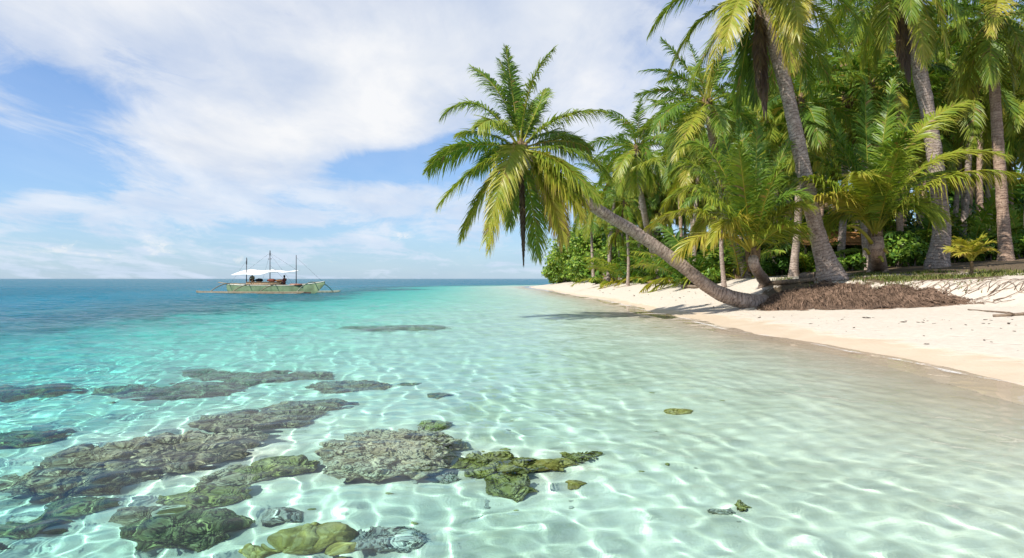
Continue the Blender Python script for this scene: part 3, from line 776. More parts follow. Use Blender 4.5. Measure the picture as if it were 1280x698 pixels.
def grove():
    """the grove behind: a few palms built once, then copied"""
    protos = []
    spec = [(10.5, .9, 20, 4.5, 101), (12.5, -1.3, 22, 4.8, 102), (9.0, .4, 20, 4.3, 103), (13.5, 1.8, 24, 5.0, 104)]
    for (h, lean, n, L, sd) in spec:
        rng = np.random.default_rng(sd)
        path = [np.array([0, 0, -.3]), np.array([.03 * lean, 0, .3]), np.array([.25 * lean, .2, h * .35]), np.array([.6 * lean, .1, h * .7]), np.array([lean, 0, h])]
        C = path[-1]
        F = crown_specs(n, L, rng, top=80, bot=-62, yellow=.45)
        F.append((np.array([.1, 0, -.1]), np.array([.4, -.2, -1.2]), np.array([.35, -.2, -3.2]), .92, np.array([1, -.4, 0]), dict(lmax=.5, droop=1.8)))
        root = tag(empty('grove_palm', (0, 0, 0)), 'coconut palm', 'palm tree', 'coconut palms of the shady grove')
        g = trunk_geo(path, .21, .15, 1.6, .6, rng, sides=9, rings=False); g.obj('trunk', M['trunk' if sd % 2 else 'trunk_red'], root, smooth=True)
        for fr in F:
            kw = fr[5] if len(fr) > 5 else {}
            a = dict(pairs=44, lmax=.95, wid=.075, droop=.5); a.update(kw)
            o = frond_geo(fr[0], fr[1], fr[2], rng, tint=fr[3], hang=fr[4], **a).obj('frond', M['frond_deep'], root); o.location = C
        o = husk_geo(rng, .2).obj('leaf_base', M['husk'], root); o.location = C
        protos.append((root, h))
    used = set()
    rg = np.random.default_rng(77)
    # px of the foot, distance, px height of the crown's heart, label
    rows = [
        (905, 36, 236, 'palm with mottled leaning foot just left of the young arching palm'),
        (992, 36, 130, 'grove palm with pale straight trunk just left of the tall flared trunk'),
        (1050, 40, 125, 'grove palm standing behind the tall flared trunk and the low shelter'),
        (1085, 37, 108, 'grove palm with dark hanging nuts right behind the stubby palm'),
        (1128, 39, 60, 'thin-trunked grove palm between the stubby palm and the thick ringed trunk'),
        (1150, 42, 150, 'second thin-trunked palm just left of the thick ringed trunk'),
        (1200, 40, 110, 'grove palm in shade between the thick ringed trunk and the reddish trunk'),
        (1285, 38, 120, 'grove palm at the right edge of the picture behind the reddish trunk'),
        (1230, 46, 60, 'tall shaded palm deep behind the reddish trunk'),
        (970, 44, 160, 'grove palm with thin trunk behind the young arching palm'),
        (945, 50, 190, 'palm deep in shade behind the short leaning young trunk'),
        (785, 58, 255, 'low palm leaning left over the sand at the far end of the grove'),
        (868, 47, 200, 'grove palm above the middle of the leaning trunk'),
        (850, 60, 185, 'palm behind the pale curving trunk, farther back'),
        (1020, 52, 90, 'tall palm far back, seen past the left side of the tall flared trunk'),
        (1110, 54, 50, 'tall palm far back above the stubby palm'),
        (1180, 56, 45, 'tall palm far back behind the thick ringed trunk'),
        (1265, 55, 55, 'tall palm far back at the right behind the reddish trunk'),
        (920, 62, 165, 'palm far back above the young arching palm'),
        (765, 72, 235, 'palm near the left end of the grove beyond the leaning trunk'),
        (742, 84, 262, 'short palm at the left end of the grove among the broadleaf shrubs'),
    ]
    for (px, d, hy, lab) in rows:
        put(protos, px, d, hy, lab, rg, used)
    shared = 'coconut palm hidden among others in the dark depth of the grove'
    for k in range(64):
        px = 760 + (k * 61.8) % 640; d = 48 + (k * 7.3) % 42
        if k % 3 == 2: d = 42 + (k * 3.7) % 16
        if px < 840: d = max(d, 68)
        hy = np.interp(px, [720, 800, 860, 900, 1000, 1400], [270, 215, 195, 150, 95, 60]) + rg.normal(0, 20) + (k % 3) * 38
        put(protos, px, d, hy, shared, rg, used)
    for (r, h) in protos:
        assert r.name in used
def put(protos, px, d, hy, lab, rg, used):
    b = at(px, d); H = CAM_H + (349 - hy) / FPX * d - b[2]
    k = int(np.argmin([abs(math.log(H / h)) + rg.uniform(0, .35) for (_, h) in protos])); root, h = protos[k]
    sc = float(np.clip(H / h, .42, 1.35)); rz = rg.uniform(0, 6.28)
    if root.name not in used:
        used.add(root.name); root.location = b; root.rotation_euler = (0, 0, rz); root.scale = (sc,) * 3; root['label'] = lab
    else:
        copy_tree(root, b, rz, sc, lab)

def understorey():
    """stemless young palms and broadleaf shrubs under and at the end of the grove"""
    rng = np.random.default_rng(202); root = tag(empty('understorey_palm', (0, 0, 0)), 'young palm', 'young palm', 'stemless young palms under the grove')
    for (P0, P1, P2, t, h) in crown_specs(13, 3.4, rng, top=84, bot=12, yellow=.2, curve=70):
        frond_geo(P0 * [1, 1, 0] * .6, P1, P2, rng, pairs=34, lmax=.75, wid=.085, tint=t, hang=h, droop=.5).obj('frond', M['frond_deep'], root)
    husk_geo(rng, .16).obj('leaf_base', M['husk'], root)
    rg = np.random.default_rng(8)
    spots = [(1010, 40, 1.0), (1075, 42, 1.1), (1130, 41, 1.0), (1215, 37, 1.0), (1275, 35, 1.05), (1190, 44, 1.2), (1245, 41, 1.2), (960, 46, 1.1), (900, 48, 1.0), (870, 52, 1.0), (1000, 50, 1.3), (1050, 56, 1.4), (1110, 50, 1.4),
             (1160, 52, 1.4), (1220, 52, 1.5), (1280, 48, 1.5), (840, 62, 1.3), (880, 66, 1.5), (930, 60, 1.5), (810, 70, 1.2), (980, 68, 1.7), (1040, 70, 1.8), (1110, 68, 1.8), (1190, 66, 1.8), (1260, 66, 1.8), (780, 80, 1.3), (1330, 42, 1.3), (1350, 56, 1.6), (890, 56, 1.8), (950, 54, 1.9), (1020, 60, 2.0), (1075, 58, 2.1), (1130, 60, 2.0), (1175, 62, 2.1), (1215, 58, 2.1), (1255, 60, 2.2), (1300, 60, 2.2), (768, 68, 1.4), (785, 64, 1.4), (803, 70, 1.6), (818, 58, 1.2), (845, 54, 1.4), (858, 47, 1.3), (870, 44, 1.5), (925, 41, 1.4), (985, 43, 1.7), (1035, 46, 1.8), (1100, 44, 1.8), (1155, 41, 1.7), (1205, 43, 1.9), (1290, 43, 1.8), (905, 74, 2.2), (960, 78, 2.3), (1015, 76, 2.3), (1065, 80, 2.4), (1140, 78, 2.4), (1225, 76, 2.4), (850, 76, 1.9)]
    near = ['stemless young palm in the dark gap under the low shelter', 'stemless young palm right behind the stubby palm', 'stemless young palm left of the thick ringed trunk', 'stemless young palm behind the small yellowish seedling palm',
            'stemless young palm spreading dark fronds at the right edge']
    for i, (px, d, s_) in enumerate(spots):
        lab = near[i] if i < len(near) else 'stemless young palm half hidden in the shade of the grove'
        if i == 0:
            root.location = at(px, d, .1); root.scale = (s_,) * 3; root['label'] = lab
        else: copy_tree(root, at(px, d, .1), rg.uniform(0, 6.28), s_, lab)

def leaf_cloud(rng, lobes, n, size, tint=(.1, .7), flat=.5):
    """n pointed leaves spread through lobes [(centre, radii)]"""
    w = np.array([np.prod(l[1]) ** (2 / 3) for l in lobes]); idx = rng.choice(len(lobes), n, p=w / w.sum())
    c = np.array([l[0] for l in lobes], float)[idx]; r = np.array([l[1] for l in lobes], float)[idx]
    dirn = nrm(rng.normal(size=(n, 3))); rad = rng.random(n) ** .28
    p = c + r * dirn * rad[:, None] * (1 + .25 * fbm(dirn * 2.2 + idx[:, None] * 3.7, 2))[:, None]
    out = nrm(dirn + np.array([0, 0, .35])); nr = nrm(out * .7 + rng.normal(0, .5, (n, 3)) + [0, 0, .35])
    u = nrm(np.cross(nr, rng.normal(size=(n, 3)))); v2 = np.cross(nr, u)
    s_ = size * rng.uniform(.6, 1.35, n)[:, None]
    q = np.stack([p - u * s_ * .5, p - u * s_ * .1 + v2 * s_ * .33, p + u * s_ * .62 - nr * s_ * .16, p - u * s_ * .1 - v2 * s_ * .33], 1).reshape(-1, 3)
    f = np.arange(4 * n).reshape(-1, 4)
    t = rng.uniform(*tint, n) + .12 * vnoise(p * .9)
    return q, f, np.repeat(np.clip(t, 0, 1), 4)
def shrub(base, lobes, n, size, label, rng, tint=(.1, .7), stems=5, cat='shrub', group=None, name='broadleaf_shrub'):
    root = tag(empty(name, base), label, cat, group)
    q, f, t = leaf_cloud(rng, lobes, n, size, tint)
    g = Geo(); g.add(q, f, tint=t); g.obj('crown', M['broad'], root)
    g = Geo()
    for i in range(stems):
        c = np.array(lobes[i % len(lobes)][0], float); a = rng.uniform(0, 6.28)
        p = bez([math.cos(a) * .15, math.sin(a) * .15, -.1], [c[0] * .3, c[1] * .3, c[2] * .6], c + [0, 0, .1], 9)
        v, fc, _ = tube_geo(p, np.linspace(.05 + .012 * c[2], .015, 9), 6); g.add(v, fc)
    g.obj('trunk', M['bark'], root, smooth=True)
    return root
def shrubs():
    rng = np.random.default_rng(61)
    end = [(706, 108, 6.4, 3.0, 'rounded green broadleaf shrub at the seaward tip of the grove'), (722, 104, 8.6, 4.2, 'tall bright green broadleaf tree behind the shrub at the tip of the grove'), (742, 98, 10.5, 4.4, 'leafy broadleaf tree left of the pale curving palm trunk'),
           (738, 88, 4.0, 3.0, 'low broadleaf shrub overhanging the sand near the tip of the grove'), (765, 96, 12, 4.6, 'tall yellowish-green broadleaf tree behind the far end of the beach'), (724, 94, 2.0, 1.9, 'small light green shrub spilling onto the sand at the tip of the grove'),
           (775, 80, 5.0, 3.0, 'green shrub between the low leaning palms at the far end'), (790, 88, 12.5, 4.6, 'tall dark broadleaf tree below the full palm crown'), (697, 112, 3.8, 2.6, 'outermost low green shrub, nearest to the open sea')]
    for (px, d, h, r, lab) in end:
        b = at(px, d, .05); lobes = []
        for k in range(7):
            a = k * 2.4; lobes.append(((math.cos(a) * r * .55, math.sin(a) * r * .5, h * (.25 + .62 * ((k * .37) % 1))), (r * rng.uniform(.4, .65), r * rng.uniform(.4, .65), h * rng.uniform(.16, .27))))
        lobes.append(((0, 0, h * .35), (r * .8, r * .8, h * .32)))
        shrub(b, lobes, int(1500 + 900 * r), .42, lab, rng, (.3, .9) if 'dark' not in lab else (.02, .35))
    low = [(745, 74, 1.0, .9, 'low green shrub beside the thin bent palm at the far end'), (812, 60, 1.3, 1.2, 'bright green shrub between the leaning low palm and the pale curving trunk'), (838, 55, 1.3, 1.2, 'leafy shrub right of the pale curving trunk'), (862, 43, 1.2, 1.1, 'bright shrub under the middle of the leaning trunk'),
           (885, 41, 1.0, 1.0, 'low bright shrub behind the leaning trunk near its foot'), (975, 40, 1.1, 1.2, 'dark green shrub behind the short leaning young trunk'), (1063, 36, .9, .8, 'light green sprouting shrub between the flared trunk and the stubby palm'), (1122, 37, 1.9, 1.3, 'glossy green shrub right behind the stubby palm'),
           (1140, 35, 1.2, 1.0, 'low glossy shrub between the stubby palm and the thick ringed trunk'), (1195, 36, 1.4, 1.2, 'green shrub right of the thick ringed trunk'), (1235, 34, 1.1, .9, 'low green shrub left of the reddish trunk foot'), (1278, 33, 1.3, 1.1, 'leafy green shrub at the right edge behind the sand'),
           (1020, 44, 1.2, 1.3, 'dark shrub in the shade beneath the low shelter'), (800, 66, 1.2, 1.3, 'green shrub at the back of the sand left of the pale curving trunk')]
    for (px, d, h, r, lab) in low:
        b = at(px, d, .05)
        lobes = [((math.cos(k * 2.4) * r * .5, math.sin(k * 2.4) * r * .45, h * (.3 + .5 * ((k * .37) % 1))), (r * .5, r * .5, h * .32)) for k in range(6)]
        shrub(b, lobes, 900, .20, lab, rng, (.2, .75) if 'dark' not in lab else (.03, .35), stems=4)
    # the wood behind as one mass nobody could count
    g = Geo(); lobes = []
    for k in range(120):
        d = 84 + (k * 11.3) % 40; px = 800 + (k * 97.7) % 760
        p = at(px, d); H = max(2.5, (349 - np.interp(px, [780, 820, 900, 1000, 1600], [292, 262, 215, 175, 130])) / FPX * d * .98)
        z = p[2] + H * ((k * .618) % 1)
        lobes.append(((p[0], p[1], z), (5.0, 4.0, 2.4)))
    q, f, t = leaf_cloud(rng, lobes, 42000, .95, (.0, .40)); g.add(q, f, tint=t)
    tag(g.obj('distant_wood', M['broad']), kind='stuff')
    # dark undergrowth filling the grove's floor
    g = Geo(); lobes = []
    for k in range(110):
        px = 800 + (k * 61.8) % 560; d = 45 + (k * 5.9) % 38
        if px < 850: d = max(d, 64)
        p = at(px, d); lobes.append(((p[0], p[1], p[2] + .8), (2.2, 1.8, 1.5)))
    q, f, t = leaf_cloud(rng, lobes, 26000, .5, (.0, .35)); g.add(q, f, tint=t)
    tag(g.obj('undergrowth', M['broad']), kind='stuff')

def grass():
    rng = np.random.default_rng(91); g = Geo(); pts = []
    for (px0, px1, py0, py1, n) in ((1068, 1215, 342, 352, 5200), (1150, 1280, 340, 346, 2600), (1095, 1150, 352, 362, 700), (975, 1030, 348, 353, 500), (800, 880, 346, 350, 500)):
        for _ in range(n // 50):
            c = on_ground(rng.uniform(px0, px1), rng.uniform(py0, py1), 14, 75)
            pts.append(c + np.concatenate([rng.normal(0, .3, (50, 2)), np.zeros((50, 1))], 1))
    P = np.concatenate(pts); P = P[fbm(P * [1.1, 1.1, 0], 3) + rng.normal(0, .22, len(P)) > .02]; P[:, 2] = terrain(P[:, 0], P[:, 1]) - .01; n = len(P)
    a = rng.uniform(0, 6.28, n); h = rng.uniform(.03, .15, n); w = rng.uniform(.008, .018, n)
    dx = np.stack([np.cos(a), np.sin(a), 0 * a], -1); sd = np.stack([-np.sin(a), np.cos(a), 0 * a], -1)
    up = np.array([0, 0, 1.0])
    v = np.stack([P - sd * w[:, None], P + sd * w[:, None], P + dx * (h * .3)[:, None] + up * (h * .7)[:, None] + sd * (w * .6)[:, None], P + dx * (h * .3)[:, None] + up * (h * .7)[:, None] - sd * (w * .6)[:, None],
                  P + dx * (h * .75)[:, None] + up * h[:, None]], 1).reshape(-1, 3)
    k = np.arange(n)[:, None] * 5
    g.add(v, [k + np.array([0, 1, 2, 3])[None], k + np.array([3, 2, 4])[None]], tint=np.repeat(rng.uniform(0, .9, n), 5))
    tag(g.obj('grass', M['grass']), kind='stuff')

def root_bank():
    """the eroded skirt of palm roots hanging over the sand"""
    rng = np.random.default_rng(55)
    top = np.array([view(950, 376, 28.2), view(985, 364, 27.9), view(1030, 353, 27.6), view(1078, 355, 26.7), (0, 0, 0), (0, 0, 0)][:4] + [on_ground(1125, 358, 15, 40), on_ground(1190, 365, 15, 40)])
    bot = np.array([on_ground(938, 388, 18, 40), on_ground(980, 388, 18, 40), on_ground(1030, 388, 18, 40), on_ground(1085, 387, 18, 40), on_ground(1140, 385, 15, 40), on_ground(1222, 379, 15, 40)])
    n = 60; tt = np.linspace(0, 1, n); ks = np.linspace(0, 1, len(top))
    ti = np.stack([np.interp(tt, ks, top[:, k]) for k in range(3)], -1); bi = np.stack([np.interp(tt, ks, bot[:, k]) for k in range(3)], -1)
    base = bi[n // 2].copy()
    root = tag(empty('root_bank', base), 'wide tangled mass of brown palm roots along the eroded sand bank', 'roots')
    # soil core: from behind the top edge down to the sand
    m = 14; u = np.linspace(-.45, 1.04, m)[None, :, None]
    core = ti[:, None] + (bi - ti)[:, None] * u
    uu = np.clip(u[..., 0], 0, 1)
    core[..., 2] = np.where(u[..., 0] < 0, ti[:, None, 2] + u[..., 0] * .35, ti[:, None, 2] + (bi - ti)[:, None, 2] * uu ** 1.5)
    core = core + .07 * np.stack([1.7 * fbm(core * 1.4 + k * 9, 3) for k in range(3)], -1)
    endt = sstep(np.minimum(tt, 1 - tt) / .12)[:, None]
    gz = terrain(core[..., 0], core[..., 1]); core[..., 2] = gz - .08 + (core[..., 2] - gz + .08) * endt
    g = Geo(); g.add(core.reshape(-1, 3) - base, grid_faces(n, m)); g.obj('soil', M['root_soil'], root, smooth=True)
    g = Geo()
    for i in range(1900):
        a = rng.random() ** .9; k0 = a * (n - 1); s0 = rng.uniform(-.1, .7); s1 = s0 + rng.uniform(.3, .75); sh = rng.normal(.55, .55); fat = rng.uniform(.006, .013) if rng.random() < .92 else rng.uniform(.016, .028); lift = rng.uniform(.2, 1.3)
        pts = []
        for w in np.linspace(0, 1, 7):
            s_ = s0 + (s1 - s0) * w; kk = np.clip(k0 + sh * w * 3.0, 0, n - 1.001); i0 = int(kk); fr = kk - i0
            row = core[i0] * (1 - fr) + core[i0 + 1] * fr
            f2 = np.clip((s_ + .45) / 1.49, 0, 1) * (m - 1.001); j = int(f2); p = row[j] * (1 - (f2 - j)) + row[j + 1] * (f2 - j)
            if s_ > 1: p = p + np.array([.10, -.75, 0]) * (s_ - 1); p[2] = ground_z(p[0], p[1]) + .015
            off = (np.array([0, -.75, .55]) * (.03 + (.08 * math.sin(PI * w)) * lift) + rng.normal(0, .036, 3)) * (1 if s_ < 1 else .2); pts.append(p + off)
        v, fc, _ = tube_geo(np.array(pts) - base, np.linspace(fat, fat * .35, 7), 5, False); g.add(v, fc)
    o = g.obj('root', M['root'], root); o['kind'] = 'stuff'
    # loose runners creeping right over the bare bank
    g = Geo()
    for i in range(60):
        p = on_ground(rng.uniform(1120, 1290), rng.uniform(352, 382), 12, 40); a = rng.normal(.2, .7); L = rng.uniform(.4, 1.7); pts = []
        for w in np.linspace(0, 1, 8):
            q = p + np.array([math.cos(a), -math.sin(a) * .8, 0]) * L * w + np.array([.08 * math.sin(w * 7 + i), .1 * math.sin(w * 5 + i * 2), 0]); q[2] = ground_z(q[0], q[1]) + .012 + .05 * math.sin(PI * w) * rng.random(); pts.append(q - base)
        v, fc, _ = tube_geo(pts, np.linspace(.011, .004, 8), 4, False); g.add(v, fc)
    o = g.obj('creeping_root', M['root'], root); o['kind'] = 'stuff'

def driftwood():
    rng = np.random.default_rng(31)
    def log(name, label, cat, pts, r, mat='drift', twigs=()):
        pts = np.array(pts, float); b = pts[0].copy(); root = tag(empty(name, b), label, cat)
        c = crom(pts - b, 8); v, f, al = tube_geo(c, np.linspace(r, r * .7, len(c)) * (1 + .12 * vnoise(c * 3)), 9); v = v + .15 * r * np.stack([fbm(v * 6 + k, 2) for k in range(3)], -1)
        g = Geo(); g.add(v, f, along=al); g.obj('stem', M[mat], root, smooth=True)
        for (k, dv, L) in twigs:
            p = c[k]; v, f, al = tube_geo(bez(p, p + np.array(dv) * L * .5 + [0, 0, .05], p + np.array(dv) * L, 7), np.linspace(r * .5, r * .2, 7), 6)
            g = Geo(); g.add(v, f, along=al); g.obj('twig', M[mat], root, smooth=True)
    G = lambda px, py, dz=.03: on_ground(px, py, 10, 120) + np.array([0, 0, dz])
    log('driftwood_branch', 'grey driftwood branch lying on the sand at the right edge', 'driftwood', [G(1290, 394), G(1262, 396), G(1241, 397)], .045, twigs=((6, (-.7, -.3, .1), .5),))
    log('driftwood_branch', 'thin driftwood stick lying just left of the thicker branch by the right edge', 'driftwood', [G(1262, 393), G(1235, 391), G(1210, 389)], .022)
    log('fallen_log', 'short dark log on the sand below the leaning trunk', 'log', [G(853, 361, .1), G(862, 361, .1), G(873, 361, .08)], .13, twigs=((4, (.2, 0, 1), .7),))
    log('fallen_log', 'grey weathered log lying behind the foot of the tall flared trunk', 'log', [G(1003, 351, .15), G(1020, 350, .16), G(1036, 348, .15)], .19)
    log('fallen_log', 'long pale log lying behind the young leaning palm foot', 'log', [G(958, 358, .1), G(985, 356, .1), G(1020, 354, .12)], .12)
    log('fallen_log', 'brown log with broken twigs at the far end of the beach', 'log', [G(752, 352.5, .2), G(762, 351.5, .25), G(772, 351, .15)], .24, twigs=((5, (-.4, 0, .6), 1.0), (9, (.5, 0, .5), .9)))
    log('fallen_log', 'dark log lying at the foot of the pale curving palm', 'log', [G(795, 353.2, .15), G(808, 353, .18), G(822, 352.6, .15)], .2)
    log('fallen_log', 'mossy root log on the sand right of the pale curving palm', 'log', [G(812, 356, .1), G(826, 355.5, .16), G(842, 354.5, .1)], .2, 'husk')
    # scraps of dry leaf and weed on the sand
    protos = []
    for k in range(5):
        n = 7; a = np.linspace(0, 2 * PI, n, endpoint=False); r = rng.uniform(.5, 1.2, n)
        v = np.stack([np.cos(a) * r * .085, np.sin(a) * r * .035, rng.uniform(.0, .02, n)], -1); v2 = v + [0, 0, .008]
        v = np.vstack([v, [0, 0, .014], v2, [0, 0, .026]])
        f = [(i, (i + 1) % n, n) [::-1] for i in range(n)] + [(n + 1 + i, n + 1 + (i + 1) % n, 2 * n + 1) for i in range(n)] + [(i, (i + 1) % n, n + 1 + (i + 1) % n, n + 1 + i) for i in range(n)]
        protos.append(mesh_data('leaf_scrap', v, f, M['scrap']))
    L1 = 'small dark scrap of dry leaf lying on the pale sand'
    for i in range(95):
        if i < 60: px = rng.uniform(905, 1278); py = np.interp(px, [900, 1280], [394, 400]) + rng.exponential(.5) * np.interp(px, [900, 1280], [6, 34])
        else: px = rng.uniform(720, 900); py = np.interp(px, [720, 900], [357, 366]) + rng.uniform(0, 1) * np.interp(px, [720, 900], [6, 20])
        p = on_ground(px, py, 8, 120)
        if p[2] < .12: continue
        o = link(bpy.data.objects.new('leaf_scrap', protos[i % 5])); o.location = p + np.array([0, 0, .002]); o.rotation_euler = (rng.normal(0, .15), rng.normal(0, .15), rng.uniform(0, 6.28)); s_ = (.25 + rng.exponential(.28)) * (1 if i < 60 else 1.8)
        o.scale = (s_, s_, s_); tag(o, L1, 'dry leaf', 'dry leaf scraps strewn over the beach')

def shelter():
    d = 42.0; x0 = (990 - 640) / FPX * d; x1 = (1082 - 640) / FPX * d; b = np.array([(x0 + x1) / 2, d, 0]); b[2] = ground_z(b[0], b[1])
    root = tag(empty('beach_shelter', b), 'low open shelter with a sagging orange-brown thatch roof among the trunks', 'shelter'); w = (x1 - x0) / 2
    th = mat_simple('thatch', (.42, .20, .08), .95, .5, 12, .05, .05); wd = M['drift']
    zt = CAM_H + (349 - 305) / FPX * d - b[2]
    g = Geo()
    for sgn in (-1, 1):
        nx, ny = 26, 8; X, Yv = np.meshgrid(np.linspace(-w, w, nx), np.linspace(0, 1, ny), indexing='ij')
        Z = zt + .75 - .75 * Yv + .08 * fbm(np.stack([X * 1.5, Yv * 2 + sgn, X * 0], -1), 3) - .06 * np.cos(X / w * 1.5); P = np.stack([X, sgn * Yv * 1.5, Z], -1)
        P2 = P - [0, 0, .13]
        vv = np.concatenate([P.reshape(-1, 3), P2.reshape(-1, 3)]); gf = grid_faces(nx, ny); k = nx * ny
        edge = []
        e = [i * ny + ny - 1 for i in range(nx)]; edge += [(e[i], e[i + 1], e[i + 1] + k, e[i] + k) for i in range(nx - 1)]
        for col in (0, nx - 1): edge += [(col * ny + j, col * ny + j + 1, col * ny + j + 1 + k, col * ny + j + k) for j in range(ny - 1)]
        g.add(vv, [gf, gf[:, ::-1] + k, np.array(edge)])
    g.obj('roof', th, root)
    for sx in (-1, 1):
        for sy in (-1, 1):
            v, f, _ = tube_geo([[sx * w * .86, sy * 1.15, -.2], [sx * w * .85, sy * 1.15, zt + .12]], [.075, .065], 7); gg = Geo(); gg.add(v, f, along=0); gg.obj('post', wd, root, smooth=True)
    for sy in (-1, 1):
        v, f, _ = tube_geo([[-w * .95, sy * 1.15, zt - .03], [w * .95, sy * 1.15, zt - .03]], .05, 6); gg = Geo(); gg.add(v, f, along=0); gg.obj('beam', wd, root, smooth=True)
# ------------------------------------------------------------------ reef
def bumps(p, seeds, s):
    best = np.full(len(p), 1e9)
    for k in range(0, len(seeds), 40):
        d = np.linalg.norm(p[:, None] - seeds[None, k:k + 40], axis=2).min(1); best = np.minimum(best, d)
    return np.sqrt(np.clip(1 - (best / s) ** 2, 0, 1))
def coral_mat(name, stops, pol=.26):
    m, nt, out = new_mat(name); s = NT(nt)
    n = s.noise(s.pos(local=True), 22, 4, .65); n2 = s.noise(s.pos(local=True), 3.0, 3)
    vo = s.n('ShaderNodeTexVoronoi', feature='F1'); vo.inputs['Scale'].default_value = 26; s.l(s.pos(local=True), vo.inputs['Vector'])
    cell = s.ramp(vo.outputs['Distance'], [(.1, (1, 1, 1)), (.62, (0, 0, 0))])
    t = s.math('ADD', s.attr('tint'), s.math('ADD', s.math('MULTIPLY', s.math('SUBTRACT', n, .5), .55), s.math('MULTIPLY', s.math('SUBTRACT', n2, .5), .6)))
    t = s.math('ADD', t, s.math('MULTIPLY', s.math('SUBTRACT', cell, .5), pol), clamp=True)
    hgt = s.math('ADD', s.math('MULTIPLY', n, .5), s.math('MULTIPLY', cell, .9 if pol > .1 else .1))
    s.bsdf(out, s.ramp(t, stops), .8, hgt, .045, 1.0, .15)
    return m
CM = {}
def coral_mats():
    CM['tan'] = coral_mat('tan_coral', [(0, (.08, .06, .035)), (.35, (.30, .22, .12)), (.7, (.62, .50, .30)), (1, (.80, .70, .48))])
    CM['olive'] = coral_mat('olive_coral', [(0, (.045, .05, .015)), (.4, (.19, .18, .04)), (.75, (.40, .38, .11)), (1, (.55, .52, .25))])
    CM['gold'] = coral_mat('golden_coral', [(0, (.07, .055, .015)), (.4, (.26, .19, .04)), (.75, (.42, .33, .08)), (1, (.55, .46, .18))], .06)
    CM['dark'] = coral_mat('dark_green_coral', [(0, (.025, .035, .018)), (.4, (.10, .12, .045)), (.75, (.24, .25, .09)), (1, (.42, .42, .20))])
    CM['purple'] = coral_mat('mauve_brown_coral', [(0, (.04, .032, .02)), (.4, (.17, .125, .07)), (.75, (.42, .33, .18)), (1, (.66, .56, .36))])
    CM['rubble'] = coral_mat('pale_coral_rubble', [(0, (.12, .12, .09)), (.4, (.30, .30, .23)), (.75, (.48, .46, .38)), (1, (.62, .60, .52))])
def coral_blob(rng, rad, s1, s2, a1, a2, sub=5, n1=None, ridge=0.0, pinch=.35):
    a1, a2 = a1 * 1.35, a2 * (1.35 if a2 > .01 else 1)
    v, f = ico(sub); rad = np.asarray(rad, float)
    k = rng.uniform(0, 50)
    out = 1 + .34 * fbm(v * 1.3 + k, 3)[:, None]
    p = v * rad * out
    low = np.clip(-v[:, 2] + .15, 0, 1)
    p[:, :2] *= (1 - pinch * low)[:, None]; p[:, 2] = np.where(p[:, 2] < 0, p[:, 2] * .7, p[:, 2])
    nn = nrm(v / rad); nn[:, 2] = nn[:, 2] * .8 + .1; nn = nrm(nn)
    top = np.where(v[:, 2] > -.25)[0]; area = PI * rad[0] * rad[1] * 1.6
    b1 = bumps(p, p[rng.choice(top, min(len(top), int(n1 or max(6, area / (s1 * s1 * 1.3)))), replace=False)], s1 * .95)
    p = p + nn * (a1 * b1 - a1 * .45)[:, None]
    b2 = bumps(p, p[rng.choice(top, min(len(top), int(min(900, max(10, area * 1.5 / (s2 * s2 * 1.2))))), replace=False)], s2 * .95)
    if ridge:
        b2 = b2 * (1 - ridge) + ridge * np.clip(1 - np.abs(fbm(p * (1.2 / s2) * .35 + k, 2)) * 2.2, 0, 1)
    p = p + nn * (a2 * b2)[:, None]
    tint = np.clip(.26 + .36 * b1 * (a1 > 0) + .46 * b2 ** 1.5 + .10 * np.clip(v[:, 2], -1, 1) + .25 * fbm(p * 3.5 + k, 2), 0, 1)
    return p, f, tint
